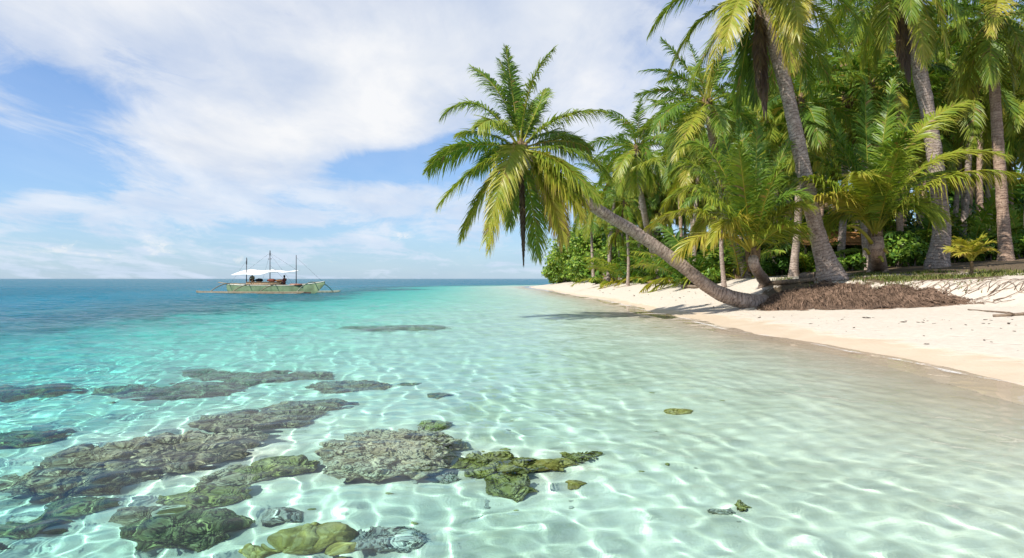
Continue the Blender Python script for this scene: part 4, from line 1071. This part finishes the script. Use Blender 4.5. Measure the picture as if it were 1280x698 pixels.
def coral(label, px, py, rad, style, rng, rz=0.0, s=(.14, .05), a=(.07, .03), lobes=1, lift=None, fingers=0, sub=5, ridge=0.0, cat='coral', name='coral', knobs=.8):
    c = under(px, py, rad[2] * .35 if lift is None else lift)
    b = np.array([c[0], c[1], ground_z(c[0], c[1])])
    g = Geo(); ca, sa = math.cos(rz), math.sin(rz); Rm = np.array([[ca, -sa, 0], [sa, ca, 0], [0, 0, 1]])
    for k in range(lobes):
        off = np.zeros(3) if k == 0 else np.array([math.cos(k * 2.4) * rad[0] * (.45 + .04 * k), math.sin(k * 2.4) * rad[1] * (.45 + .04 * k), rng.uniform(-.15, .4) * rad[2]])
        q = rng.uniform(.28, .5) if k else (1 if lobes == 1 else .62)
        r_ = np.array([rad[0] * q, rad[1] * q, rad[2] * rng.uniform(.75, 1.0)])
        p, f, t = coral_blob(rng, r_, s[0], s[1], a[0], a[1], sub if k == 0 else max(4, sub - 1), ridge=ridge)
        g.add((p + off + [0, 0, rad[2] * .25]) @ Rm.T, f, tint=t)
        if knobs:
            iv, fi_ = ico(2); up = np.where(ico(sub if k == 0 else max(4, sub - 1))[0][:, 2] > -.05)[0]
            nk = int(min(420, knobs * r_[0] * r_[1] * PI / (s[1] * s[1] * 1.1)))
            for q_ in rng.choice(up, min(nk, len(up)), replace=False):
                rk = s[1] * rng.uniform(.35, .75); pv = (iv * np.array([1, 1, .85]) * rk * (1 + .25 * rng.normal(size=(len(iv), 1)) * .5)) + p[q_] + off + [0, 0, rad[2] * .25 + rk * .25]
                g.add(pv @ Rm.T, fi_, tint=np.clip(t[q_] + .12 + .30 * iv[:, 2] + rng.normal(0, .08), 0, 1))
    if py > 520: REEF.append((b[0], b[1] - .3, max(rad[0], rad[1]) * 1.15, min(rad[2] * 1.6, -b[2] - .12)))
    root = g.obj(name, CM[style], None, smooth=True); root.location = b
    tag(root, label, cat); root.cycles.is_caustics_receiver = True
    if fingers:
        gg = Geo()
        for i in range(fingers):
            a_ = rng.uniform(0, 6.28); r_ = math.sqrt(rng.random()); q = np.array([math.cos(a_) * r_ * rad[0], math.sin(a_) * r_ * rad[1], rad[2] * (.25 + .95 * math.sqrt(max(.02, 1 - r_ * r_))) - .02])
            dv = nrm(np.array([math.cos(a_) * r_, math.sin(a_) * r_, .75]) + rng.normal(0, .28, 3)); L = rng.uniform(.06, .13)
            pts = np.array([q - dv * .05, q + dv * L * .5 + rng.normal(0, .008, 3), q + dv * L]); v, f, al = tube_geo(pts, [.020, .016, .008], 6); gg.add(v @ Rm.T, f, tint=np.clip(.30 + al / max(al.max(), .01) * .6, 0, 1))
            if rng.random() < .6:
                d2 = nrm(dv + rng.normal(0, .6, 3)); q2 = q + dv * L * .5; v, f, al = tube_geo([q2, q2 + d2 * L * .5], [.013, .007], 5); gg.add(v @ Rm.T, f, tint=np.clip(.5 + al / max(al.max(), .01) * .4, 0, 1))
        o = gg.obj('coral_branch', CM[style], root, smooth=True); o['kind'] = 'stuff'; o.cycles.is_caustics_receiver = True
    return root
def reef():
    coral_mats(); rng = np.random.default_rng(404)
    C = lambda *a, **k: coral(*a, rng, **k)
    C('big pale tan cauliflower coral with an overhanging rim, largest clear coral in the middle', 485, 570, (.55, .62, .25), 'tan', rz=.25, s=(0.115, .045), a=(0.085, 0.040), lobes=11, sub=6)
    C('small dark olive coral touching the far right side of the tan cauliflower coral', 545, 536, (.20, .13, .12), 'olive', rz=.2, s=(.09, .04), a=(0.050, 0.029), lobes=3)
    C('rugged olive green coral mound right of the tan cauliflower coral', 628, 588, (.30, .28, .19), 'olive', s=(0.094, .045), a=(0.085, 0.034), lobes=10, sub=6, ridge=.35)
    C('ridged grey-olive coral at the near foot of the rugged olive mound', 640, 608, (.23, .14, .12), 'olive', s=(.10, .035), a=(0.050, 0.034), lobes=3, ridge=.7)
    C('yellowish knobbly coral between the olive mound and the round golden coral', 693, 585, (.13, .12, .13), 'gold', s=(.08, .035), a=(0.055, 0.023), lobes=9)
    C('small branching olive coral at the far right end of the middle coral group', 727, 574, (.15, .09, .07), 'olive', s=(.07, .03), a=(0.040, 0.023), lobes=2, fingers=60)
    C('round smooth golden ball coral on the sand, right end of the middle group', 722, 602, (.085, .08, .09), 'gold', knobs=0, s=(0.180, .02), a=(0.000, 0.007), lift=.05, sub=4)
    C('small flat pale swirled coral on the sand left of the rugged olive mound', 556, 598, (.17, .10, .05), 'rubble', s=(.08, .03), a=(0.040, 0.023), lobes=3, ridge=.6)
    # the long reef on the left
    C('long mauve-brown coral ridge, nearest end of the long left reef', 95, 604, (.50, .30, .26), 'purple', rz=.3, s=(0.144, .045), a=(0.110, 0.040), lobes=11, sub=6)
    C('broad mauve-brown coral with pale knobbly crest in the middle of the long left reef', 185, 573, (.70, .38, .34), 'purple', rz=.35, s=(0.158, .045), a=(0.130, 0.052), lobes=12, sub=6)
    C('tan knobbly coral crest on the right shoulder of the long left reef', 262, 555, (.52, .30, .27), 'tan', rz=.3, s=(0.130, .045), a=(0.100, 0.046), lobes=11, sub=6)
    C('low brownish coral where the long left reef narrows toward the far end', 322, 528, (.66, .34, .22), 'purple', rz=.35, s=(0.144, .045), a=(0.100, 0.046), lobes=11, sub=5)
    C('far tapering tip of the long left reef', 378, 510, (.5, .28, .18), 'purple', rz=.3, s=(0.144, .045), a=(0.090, 0.046), lobes=9)
    C('far dark reef patch beyond the long left reef, wide and bluish', 215, 491, (1.0, .45, .30), 'purple', rz=.2, s=(0.202, .045), a=(0.130, 0.057), lobes=12)
    C('dark reef patch right of the wide bluish one', 340, 473, (.9, .38, .24), 'purple', rz=.1, s=(0.202, .045), a=(0.120, 0.057), lobes=10)
    C('dark bluish coral patch at the far right end of the left reefs', 436, 483, (.52, .38, .22), 'purple', s=(0.158, .045), a=(0.100, 0.046), lobes=10)
    C('faint low coral patch behind the long left reef', 265, 470, (.7, .4, .2), 'purple', s=(0.180, .045), a=(0.100, 0.046), lobes=3)
    C('small dark coral, nearer of the pair on pale sand beyond the cauliflower coral', 550, 496, (.17, .11, .08), 'dark', s=(.09, .04), a=(0.050, 0.023), lobes=3)
    C('small dark flat coral, farther of the pair on pale sand beyond the cauliflower coral', 516, 481, (.21, .12, .06), 'dark', s=(.09, .04), a=(0.050, 0.023), lobes=3)
    C('far dark streak of low coral out in the turquoise shallows', 493, 411, (1.5, .9, .25), 'purple', s=(0.360, .045), a=(0.150, 0.069), lobes=10)
    C('smaller far coral streak left of the dark streak in the turquoise shallows', 452, 408, (.7, .5, .2), 'purple', s=(0.288, .045), a=(0.120, 0.069), lobes=3)
    C('dark reef patch at the left edge, upper one', 18, 492, (.7, .36, .24), 'dark', rz=.2, s=(0.158, .045), a=(0.120, 0.057), lobes=10)
    C('dark reef patch at the left edge, lower one', 15, 552, (.42, .25, .2), 'dark', rz=.3, s=(0.144, .045), a=(0.100, 0.046), lobes=9)
    C('brown mottled coral hump below the long left reef', 300, 600, (.34, .17, .17), 'tan', rz=.4, s=(0.108, .045), a=(0.070, 0.029), lobes=9)
    C('olive ribbed coral right of the brown mottled hump', 348, 588, (.26, .17, .17), 'olive', rz=.5, s=(.11, .04), a=(0.070, 0.040), lobes=10, ridge=.6, sub=6)
    C('knobbly dark coral at the top right of the near left cluster', 352, 574, (.16, .10, .10), 'dark', rz=.4, s=(.09, .04), a=(0.050, 0.029), lobes=3)
    C('yellow-green ridged coral in the near left cluster', 262, 626, (.30, .17, .14), 'olive', rz=.35, s=(.12, .04), a=(0.060, 0.040), lobes=10, ridge=.6, sub=6)
    C('dark green branching coral thicket at the bottom left', 228, 668, (.30, .19, .17), 'dark', rz=.25, s=(.09, .035), a=(0.070, 0.040), lobes=10, fingers=420)
    C('low brown coral tongue beside the dark green branching thicket', 172, 650, (.15, .09, .08), 'purple', rz=.3, s=(.1, .04), a=(0.050, 0.023), lobes=3)
    C('pale ring-shaped swirled coral on the sand above the golden lumps', 350, 646, (.12, .09, .05), 'rubble', s=(.07, .03), a=(0.035, 0.023), lobes=3, ridge=.7)
    C('smooth golden brown lumpy coral cluster at the bottom edge', 392, 676, (.20, .13, .15), 'gold', knobs=0, s=(.115, .03), a=(0.085, 0.007), lobes=10, sub=6)
    C('smaller golden brown lump in front of the lumpy cluster at the bottom edge', 432, 690, (.09, .07, .08), 'gold', knobs=0, s=(.1, .03), a=(0.050, 0.007), lobes=2)
    C('low brown coral left of the golden lumps at the bottom edge', 325, 688, (.13, .06, .06), 'gold', knobs=0, rz=.4, s=(.07, .03), a=(0.040, 0.017), lobes=3)
    C('pale branching coral rubble right of the golden lumps at the bottom edge', 478, 678, (.22, .14, .045), 'rubble', s=(.09, .04), a=(0.040, 0.023), lobes=9, fingers=130, cat='coral rubble', name='coral_rubble')
    C('small yellowish coral scrap alone on the pale sand at the right', 848, 514, (.19, .09, .05), 'gold', s=(.09, .04), a=(0.040, 0.023), lobes=3)
    C('small round olive coral alone on the rippled sand at the lower right', 930, 634, (.055, .05, .05), 'olive', s=(.04, .02), a=(0.030, 0.014), lobes=2)
    C('small pale flat coral piece beside the round olive one at the lower right', 905, 640, (.09, .05, .025), 'rubble', s=(.05, .02), a=(0.020, 0.011), lobes=2)
    C('low dark coral patch left of the dark green branching thicket', 92, 640, (.22, .14, .11), 'dark', rz=.3, s=(.12, .045), a=(0.060, 0.034), lobes=9)
    C('dark coral at the far left bottom edge of the reef', 30, 668, (.2, .12, .10), 'dark', rz=.3, s=(.12, .045), a=(0.060, 0.034), lobes=3)
    # pebble-like bits of coral on the sand
    pm = []
    for k in range(4):
        p, f, t = coral_blob(rng, (.03, .02, .014), .015, .006, .006, .002, 2, n1=8); pm.append(mesh_data('coral_bit', p, f, CM['rubble' if k % 2 else 'olive'], smooth=True, attrs={'tint': t}))
    for i in range(26):
        px, py = rng.uniform(380, 960), rng.uniform(470, 695)
        c = under(px, py)
        if c[2] > -.12: continue
        o = link(bpy.data.objects.new('coral_bit', pm[i % 4])); o.location = (c[0], c[1], ground_z(c[0], c[1]) + .006); o.rotation_euler = (0, 0, rng.uniform(0, 6.28)); s_ = rng.uniform(.5, 1.6); o.scale = (s_,) * 3
        tag(o, 'tiny dark bit of broken coral lying on the pale underwater sand', 'coral bit', 'coral bits scattered over the seabed'); o.cycles.is_caustics_receiver = True

# ------------------------------------------------------------------ boat and people
def flat_geo(P, th):
    """sheet (nx,ny,3) with thickness"""
    nx, ny = P.shape[:2]; k = nx * ny; g = grid_faces(nx, ny); vv = np.concatenate([P.reshape(-1, 3), (P - [0, 0, th]).reshape(-1, 3)])
    bd = [i * ny for i in range(nx)] + [(nx - 1) * ny + j for j in range(1, ny)] + [i * ny + ny - 1 for i in range(nx - 2, -1, -1)] + [j for j in range(ny - 2, 0, -1)]
    e = np.array([(bd[i], bd[(i + 1) % len(bd)], bd[(i + 1) % len(bd)] + k, bd[i] + k) for i in range(len(bd))])
    return vv, [g, g[:, ::-1] + k, e]
def boat():
    d = 71.0; b = np.array([(345 - 640) / FPX * d, d, 0.0])
    root = tag(empty('outrigger_boat', b), 'pale green wooden outrigger boat with white awnings and three masts on the sea', 'boat')
    rz = math.radians(-20); root.rotation_euler = (0, 0, rz); root.scale = (.95, .95, .97)
    green = mat_simple('green_hull_paint', (.20, .265, .14), .6, .35, 1.6, .4, .004); cream = mat_simple('cream_paint', (.66, .62, .50), .6, .12, 3, .3, .004)
    wood = mat_simple('deck_wood', (.36, .24, .14), .8, .35, 6, .2, .01); dark = mat_simple('dark_mast_paint', (.06, .055, .06), .6, .3, 4, .3, .004)
    red = mat_simple('red_bottom_paint', (.12, .055, .04), .6, .3, 3, .3, .004); white = mat_simple('white_awning_cloth', (.80, .79, .75), .85, .05, 3, .1, .004)
    bam = mat_simple('bamboo', (.31, .235, .15), .6, .3, 5, .3, .006); gd = mat_simple('weathered_float', (.30, .30, .22), .7, .3, 5, .2, .006)
    # hull
    n = 40; X = np.linspace(-6.6, 6.3, n); u = (X + 6.6) / 12.9
    hw = .66 * np.clip(np.sin(np.clip(u * 1.05 + .06, 0, 1) * PI), 0, 1) ** .62 * (1 - .25 * u ** 4); hw = np.maximum(hw, .05)
    sheer = .82 + .42 * np.clip((u - .62) / .38, 0, 1) ** 1.9 + .10 * np.clip((.2 - u) / .2, 0, 1) ** 1.5
    keel = -.40 + 1.35 * np.clip((u - .84) / .16, 0, 1) ** 1.5 + .55 * np.clip((.10 - u) / .10, 0, 1) ** 1.5; keel = np.minimum(keel, sheer - .12)
    prof = [(0, 0.0), (.42, .06), (.70, .22), (.86, .45), (.95, .72), (1.0, 1.0)]
    def shell(z0f, z1f, inset=0):
        rows = []
        for side in (-1, 1):
            rr = np.stack([np.stack([X, side * np.maximum(hw * w - inset, .01), keel + (sheer - keel) * z], -1) for (w, z) in prof], 1)
            rows.append(rr)
        return rows
    g = Geo()
    for k, rr in enumerate(shell(0, 1)): gf = grid_faces(n, len(prof)); g.add(rr.reshape(-1, 3), gf if k else gf[:, ::-1])
    for k, rr in enumerate(shell(0, 1, .045)):
        gf = grid_faces(n, len(prof)); rr = rr.copy(); rr[..., 2] -= .002; g.add(rr.reshape(-1, 3), gf[:, ::-1] if k else gf)
    hull = g.obj('hull', green, root, smooth=True)
    # dark bottom band, just proud of the planking
    g = Geo()
    for side in (-1, 1):
        P = np.stack([np.stack([X, side * (np.interp(np.clip((z - keel) / (sheer - keel), 0, 1), [p[1] for p in prof], [p[0] for p in prof]) * hw + .012), np.maximum(np.full(n, z), keel + .01)], -1) for z in np.linspace(-.2, .13, 5)], 1)
        P = P[3:-5]; gf = grid_faces(len(P), 5); g.add(P.reshape(-1, 3), gf if side > 0 else gf[:, ::-1])
    g.obj('bottom_band', red, hull, smooth=True)
    g = Geo()
    for side in (-1, 1):
        v, f, _ = tube_geo(np.stack([X, side * hw, sheer + .01], -1), .045, 6); g.add(v, f)
    g.obj('gunwale', cream, hull, smooth=True)
    P = np.stack([np.stack([X[2:-4], np.full(n - 6, s_) * (hw[2:-4] - .05), sheer[2:-4] - .10], -1) for s_ in np.linspace(-1, 1, 5)], 1); v, f = flat_geo(P, .03); g = Geo(); g.add(v, f); g.obj('deck', wood, root)
    # low deckhouse / side boards amidships
    g = Geo(); v, f = box_geo((-1.35, 0, .98), (4.4, 1.12, .34)); g.add(v, f); v, f = box_geo((-1.35, 0, 1.17), (4.55, 1.22, .045)); g.add(v, f); g.obj('deck_box', wood, root)
    g = Geo(); v, f = box_geo((2.9, 0, .90), (1.5, .9, .22)); g.add(v, f); g.obj('hatch', mat_simple('ruddy_hatch', (.30, .13, .08), .7, .3, 5), root)
    # stern beam and floats
    for side, m_ in ((-1, bam), (1, gd)):
        p = crom([(-7.9, side * 3.2, .17), (-7.2, side * 3.2, .07), (0, side * 3.2, .05), (5.2, side * 3.2, .08), (6.1, side * 3.2, .20)], 8); v, f, _ = tube_geo(p, .06, 8); g = Geo(); g.add(v, f)
        v, f, _ = tube_geo(p[3:-3] + [0, 0, .12], .05, 6); g.add(v, f); g.obj('float', m_, root, smooth=True)
        for x in (-6.1, -3.1, .45, 5.1):
            z0 = float(np.interp(x, X, sheer)) + .06
            v, f, _ = tube_geo(crom([(x, 0, z0 + .03), (x, side * 1.0, z0 + .02), (x, side * 2.3, z0 * .62), (x, side * 3.2, .14)], 6), np.linspace(.06, .04, 18), 7); g = Geo(); g.add(v, f); g.obj('outrigger_boom', bam if x < 3 else gd, root, smooth=True)
    v, f, _ = tube_geo([(-7.6, -.4, 1.12), (-6.2, -.3, .98), (-3.0, -.5, .97)], .05, 6); g = Geo(); g.add(v, f); v, f, _ = tube_geo([(-7.5, .45, 1.0), (-3.0, .5, .96)], .05, 6); g.add(v, f); g.obj('stern_pole', bam, root, smooth=True)
    # masts
    masts = ((-4.0, 3.85), (-.8, 4.6), (2.66, 4.05))
    for i, (x, h) in enumerate(masts):
        v, f, _ = tube_geo([(x, 0, .5), (x, 0, h)], [.055, .035], 8); g = Geo(); g.add(v, f); mo = g.obj('mast', dark, root, smooth=True)
        g = Geo()
        if i == 0: v, f, _ = tube_geo([(x, 0, h - .75), (x + .03, 0, h - .1)], [.075, .05], 7); g.add(v, f); g.obj('furled_flag', dark, mo, smooth=True)
        if i == 1:
            v, f, _ = tube_geo([(x - .25, 0, h - .95), (x + .22, 0, h - .93)], .035, 6); g.add(v, f); v, f, _ = tube_geo([(x, 0, h - .55), (x, 0, h - .1)], [.07, .05], 7); g.add(v, f); g.obj('crosspiece', dark, mo, smooth=True)
    # awnings
    def awn(x0, x1, zf, zn, yf, yn, sag, skew):
        a, c = np.meshgrid(np.linspace(0, 1, 16), np.linspace(0, 1, 9), indexing='ij')
        x = x0 + (x1 - x0) * a + skew * c; y = yf + (yn - yf) * c
        z = zf + (zn - zf) * c + .03 * np.sin(a * PI * 2.2) * (1 - c) - sag * np.sin(a * PI) * np.sin(c * PI) + .04 * np.sin(a * 9 + c * 4); v, f = flat_geo(np.stack([x, y, z], -1), .015)
        g = Geo(); g.add(v, f); return g.obj('awning', white, root, smooth=True)
    awn(-4.9, -.8, 2.52, 1.98, 1.05, -1.05, .05, -.3); awn(-1.0, 2.5, 2.42, 2.24, .85, -.80, .07, -.1)
    # stays
    g = Geo()
    for (a, c) in (((-4, 0, 3.5), (-6.3, 0, .95)), ((-.8, 0, 4.3), (-4, 0, 2.4)), ((-.8, 0, 4.3), (2.66, 0, 2.5)), ((2.66, 0, 3.8), (6.0, 0, 1.25)), ((-.8, 0, 3.0), (1.7, 0, 1.0)), ((-.8, 0, 4.2), (.45, -3.2, .2)), ((-.8, 0, 4.2), (.45, 3.2, .2))):
        v, f, _ = tube_geo([a, c], .009, 4); g.add(v, f)
    g.obj('stay', dark, root)
    def W(p):
        c, s_ = math.cos(rz), math.sin(rz); return np.array([p[0] * c - p[1] * s_, p[0] * s_ + p[1] * c, p[2] * 1.02]) * .95 + b
    # things on deck
    def bundle(label, p, r, c, sd):
        rng = np.random.default_rng(sd); m_ = mat_simple('sack_cloth', c, .85, .3, 5, .1, .02)
        o = link(bpy.data.objects.new('sack', ico_mesh(3, 'sack', m_, lambda v: (v * np.array(r)) * (1 + .2 * fbm(v * 1.6 + sd, 3))[:, None] * np.where(v[:, 2:] < -.5, .9, 1)))); o.location = W(p); o.rotation_euler = (0, 0, rz); tag(o, label, 'sack')
    bundle('dark bundle under the awning beside the seated person on the boat', (-2.2, -.1, 1.36), (.45, .3, .2), (.03, .03, .035), 1)
    bundle('reddish bundle piled at the foot of the middle mast on the boat', (-.45, -.15, 1.34), (.5, .32, .19), (.20, .06, .04), 2)
    bundle('brown sack lying behind the reclining person on the boat', (.55, -.1, 1.32), (.4, .3, .16), (.22, .12, .06), 3)
    person('person with dark hair and tan top sitting upright under the boat awning', W((-3.05, -.12, 1.195)), rz - 1.2, (.42, .27, .13), (.12, .08, .06), 'sit')
    person('person with dark hair leaning low at the forward end of the boat deck box', W((1.0, -.05, .97)), rz + 2.9, (.16, .05, .05), (.05, .04, .05), 'low')

def skin_obj(name, pts, edges, radii, mat, parent, sub=1):
    me = bpy.data.meshes.new(name); me.from_pydata([tuple(map(float, p)) for p in pts], edges, []); me.materials.append(mat)
    o = link(bpy.data.objects.new(name, me), parent); m = o.modifiers.new('skin', 'SKIN'); m.use_smooth_shade = True
    for v, r in zip(me.skin_vertices[0].data, radii): v.radius = (r, r)
    me.skin_vertices[0].data[0].use_root = True
    s_ = o.modifiers.new('sub', 'SUBSURF'); s_.levels = sub; s_.render_levels = sub
    return o
def person(label, loc, rz, top, bottom, pose):
    sk = mat_simple('skin', (.30, .17, .10), .6, .1, 5); ht = mat_simple('dark_hair', (.012, .010, .009), .6, .2, 30); tm = mat_simple('top_cloth', top, .85, .15, 6); bm_ = mat_simple('shorts_cloth', bottom, .85, .15, 6)
    lean = .10 if pose == 'sit' else -.22
    J = dict(pel=(0, 0, .10), sp=(lean * .4, 0, .30), ch=(lean, 0, .48), nk=(lean + .03, 0, .62), hd=(lean + .06, 0, .70), ht=(lean + .07, 0, .83))
    for s_, t in ((1, 'l'), (-1, 'r')):
        J['sh' + t] = (lean, s_ * .17, .55); J['el' + t] = (lean + .10, s_ * .25, .33); J['wr' + t] = (lean + .30, s_ * .17, .24); J['ha' + t] = (lean + .38, s_ * .15, .23)
        J['hp' + t] = (.02, s_ * .10, .09); J['kn' + t] = (.40, s_ * .15, .30 if pose == 'sit' else .12); J['an' + t] = (.55, s_ * .13, .05 if pose == 'sit' else .04); J['to' + t] = (.70, s_ * .14, .03)
    rad = dict(pel=.13, sp=.115, ch=.14, nk=.055, hd=.085, ht=.075); rad.update({k + t: r for t in 'lr' for k, r in (('sh', .065), ('el', .042), ('wr', .03), ('ha', .035), ('hp', .095), ('kn', .062), ('an', .04), ('to', .032))})
    E = [('pel', 'sp'), ('sp', 'ch'), ('ch', 'nk'), ('nk', 'hd'), ('hd', 'ht')] + [(a + t if a not in ('ch', 'pel') else a, c + t) for t in 'lr' for a, c in (('ch', 'sh'), ('sh', 'el'), ('el', 'wr'), ('wr', 'ha'), ('pel', 'hp'), ('hp', 'kn'), ('kn', 'an'), ('an', 'to'))]
    K = list(J); ix = {k: i for i, k in enumerate(K)}
    root = skin_obj('person', [J[k] for k in K], [(ix[a], ix[c]) for a, c in E], [rad[k] for k in K], sk, None, 2)
    root.location = loc; root.rotation_euler = (0, 0, rz); tag(root, label, 'person')
    def sub(name, keys, mat, grow):
        ii = {k: i for i, k in enumerate(keys)}; skin_obj(name, [J[k] for k in keys], [(ii[a], ii[c]) for a, c in E if a in ii and c in ii], [rad[k] * grow for k in keys], mat, root, 2)
    sub('top', ['sp', 'pel', 'ch', 'shl', 'shr', 'ell', 'elr'], tm, 1.17); sub('shorts', ['pel', 'hpl', 'hpr', 'knl', 'knr'], bm_, 1.16)
    hc = np.array(J['ht']) - [.02, 0, .01]
    hm = ico_mesh(3, 'hair', ht, lambda v: np.where(v[:, :1] > .45, v * .82, v) * np.where(v[:, 2:] < -.2, [.105, .10, .20], [.115, .105, .105]) * (1 + .06 * fbm(v * 4, 2))[:, None])
    o = link(bpy.data.objects.new('hair', hm), root); o.location = hc
    g = Geo(); v, f, _ = tube_geo([hc + [.10, 0, -.05], hc + [.125, 0, -.075], hc + [.11, 0, -.09]], [.012, .018, .014], 6); g.add(v, f); g.obj('nose', sk, root, smooth=True)
    for s_ in (1, -1):
        for nm, off, r_ in (('eye', (.095, .035 * s_, -.045), .012), ('ear', (0, .095 * s_, -.06), .024)):
            me = ico_mesh(2, nm, ht if nm == 'eye' else sk, lambda v: v * r_ * np.array([.7, .6, 1.1])); q = link(bpy.data.objects.new(nm, me), root); q.location = hc + off
        for k in range(5):   # fingers closed over the knee
            h = np.array(J['hal' if s_ > 0 else 'har']); a = (k - 2) * .016; q0 = h + [.0, a, 0]
            v, f, _ = tube_geo([q0, q0 + [.05, a * .5, .0], q0 + [.075, a * .6, -.03]] if k else [q0, q0 + [.02, -.03 * s_, .01], q0 + [.045, -.045 * s_, 0]], [.011, .009, .007], 5); g = Geo(); g.add(v, f); g.obj('finger', sk, root, smooth=True)
settings(); build_camera(); build_light(); build_ground(); reef(); build_water(); foam()
leaning_palm(); tall_palms(); young_palms(); grove(); understorey(); shrubs(); grass(); root_bank(); driftwood(); shelter()
boat()
def to_scale():
    scene.unit_settings.system = 'METRIC'; scene.unit_settings.scale_length = 1 / K
    for o in scene.objects:
        if o.parent is None:
            o.location = o.location * K
            if o.type not in ('CAMERA', 'LIGHT'): o.scale = o.scale * K
    for m in bpy.data.materials:
        for n in m.node_tree.nodes:
            if n.type == 'BUMP': n.inputs['Distance'].default_value *= K
to_scale()
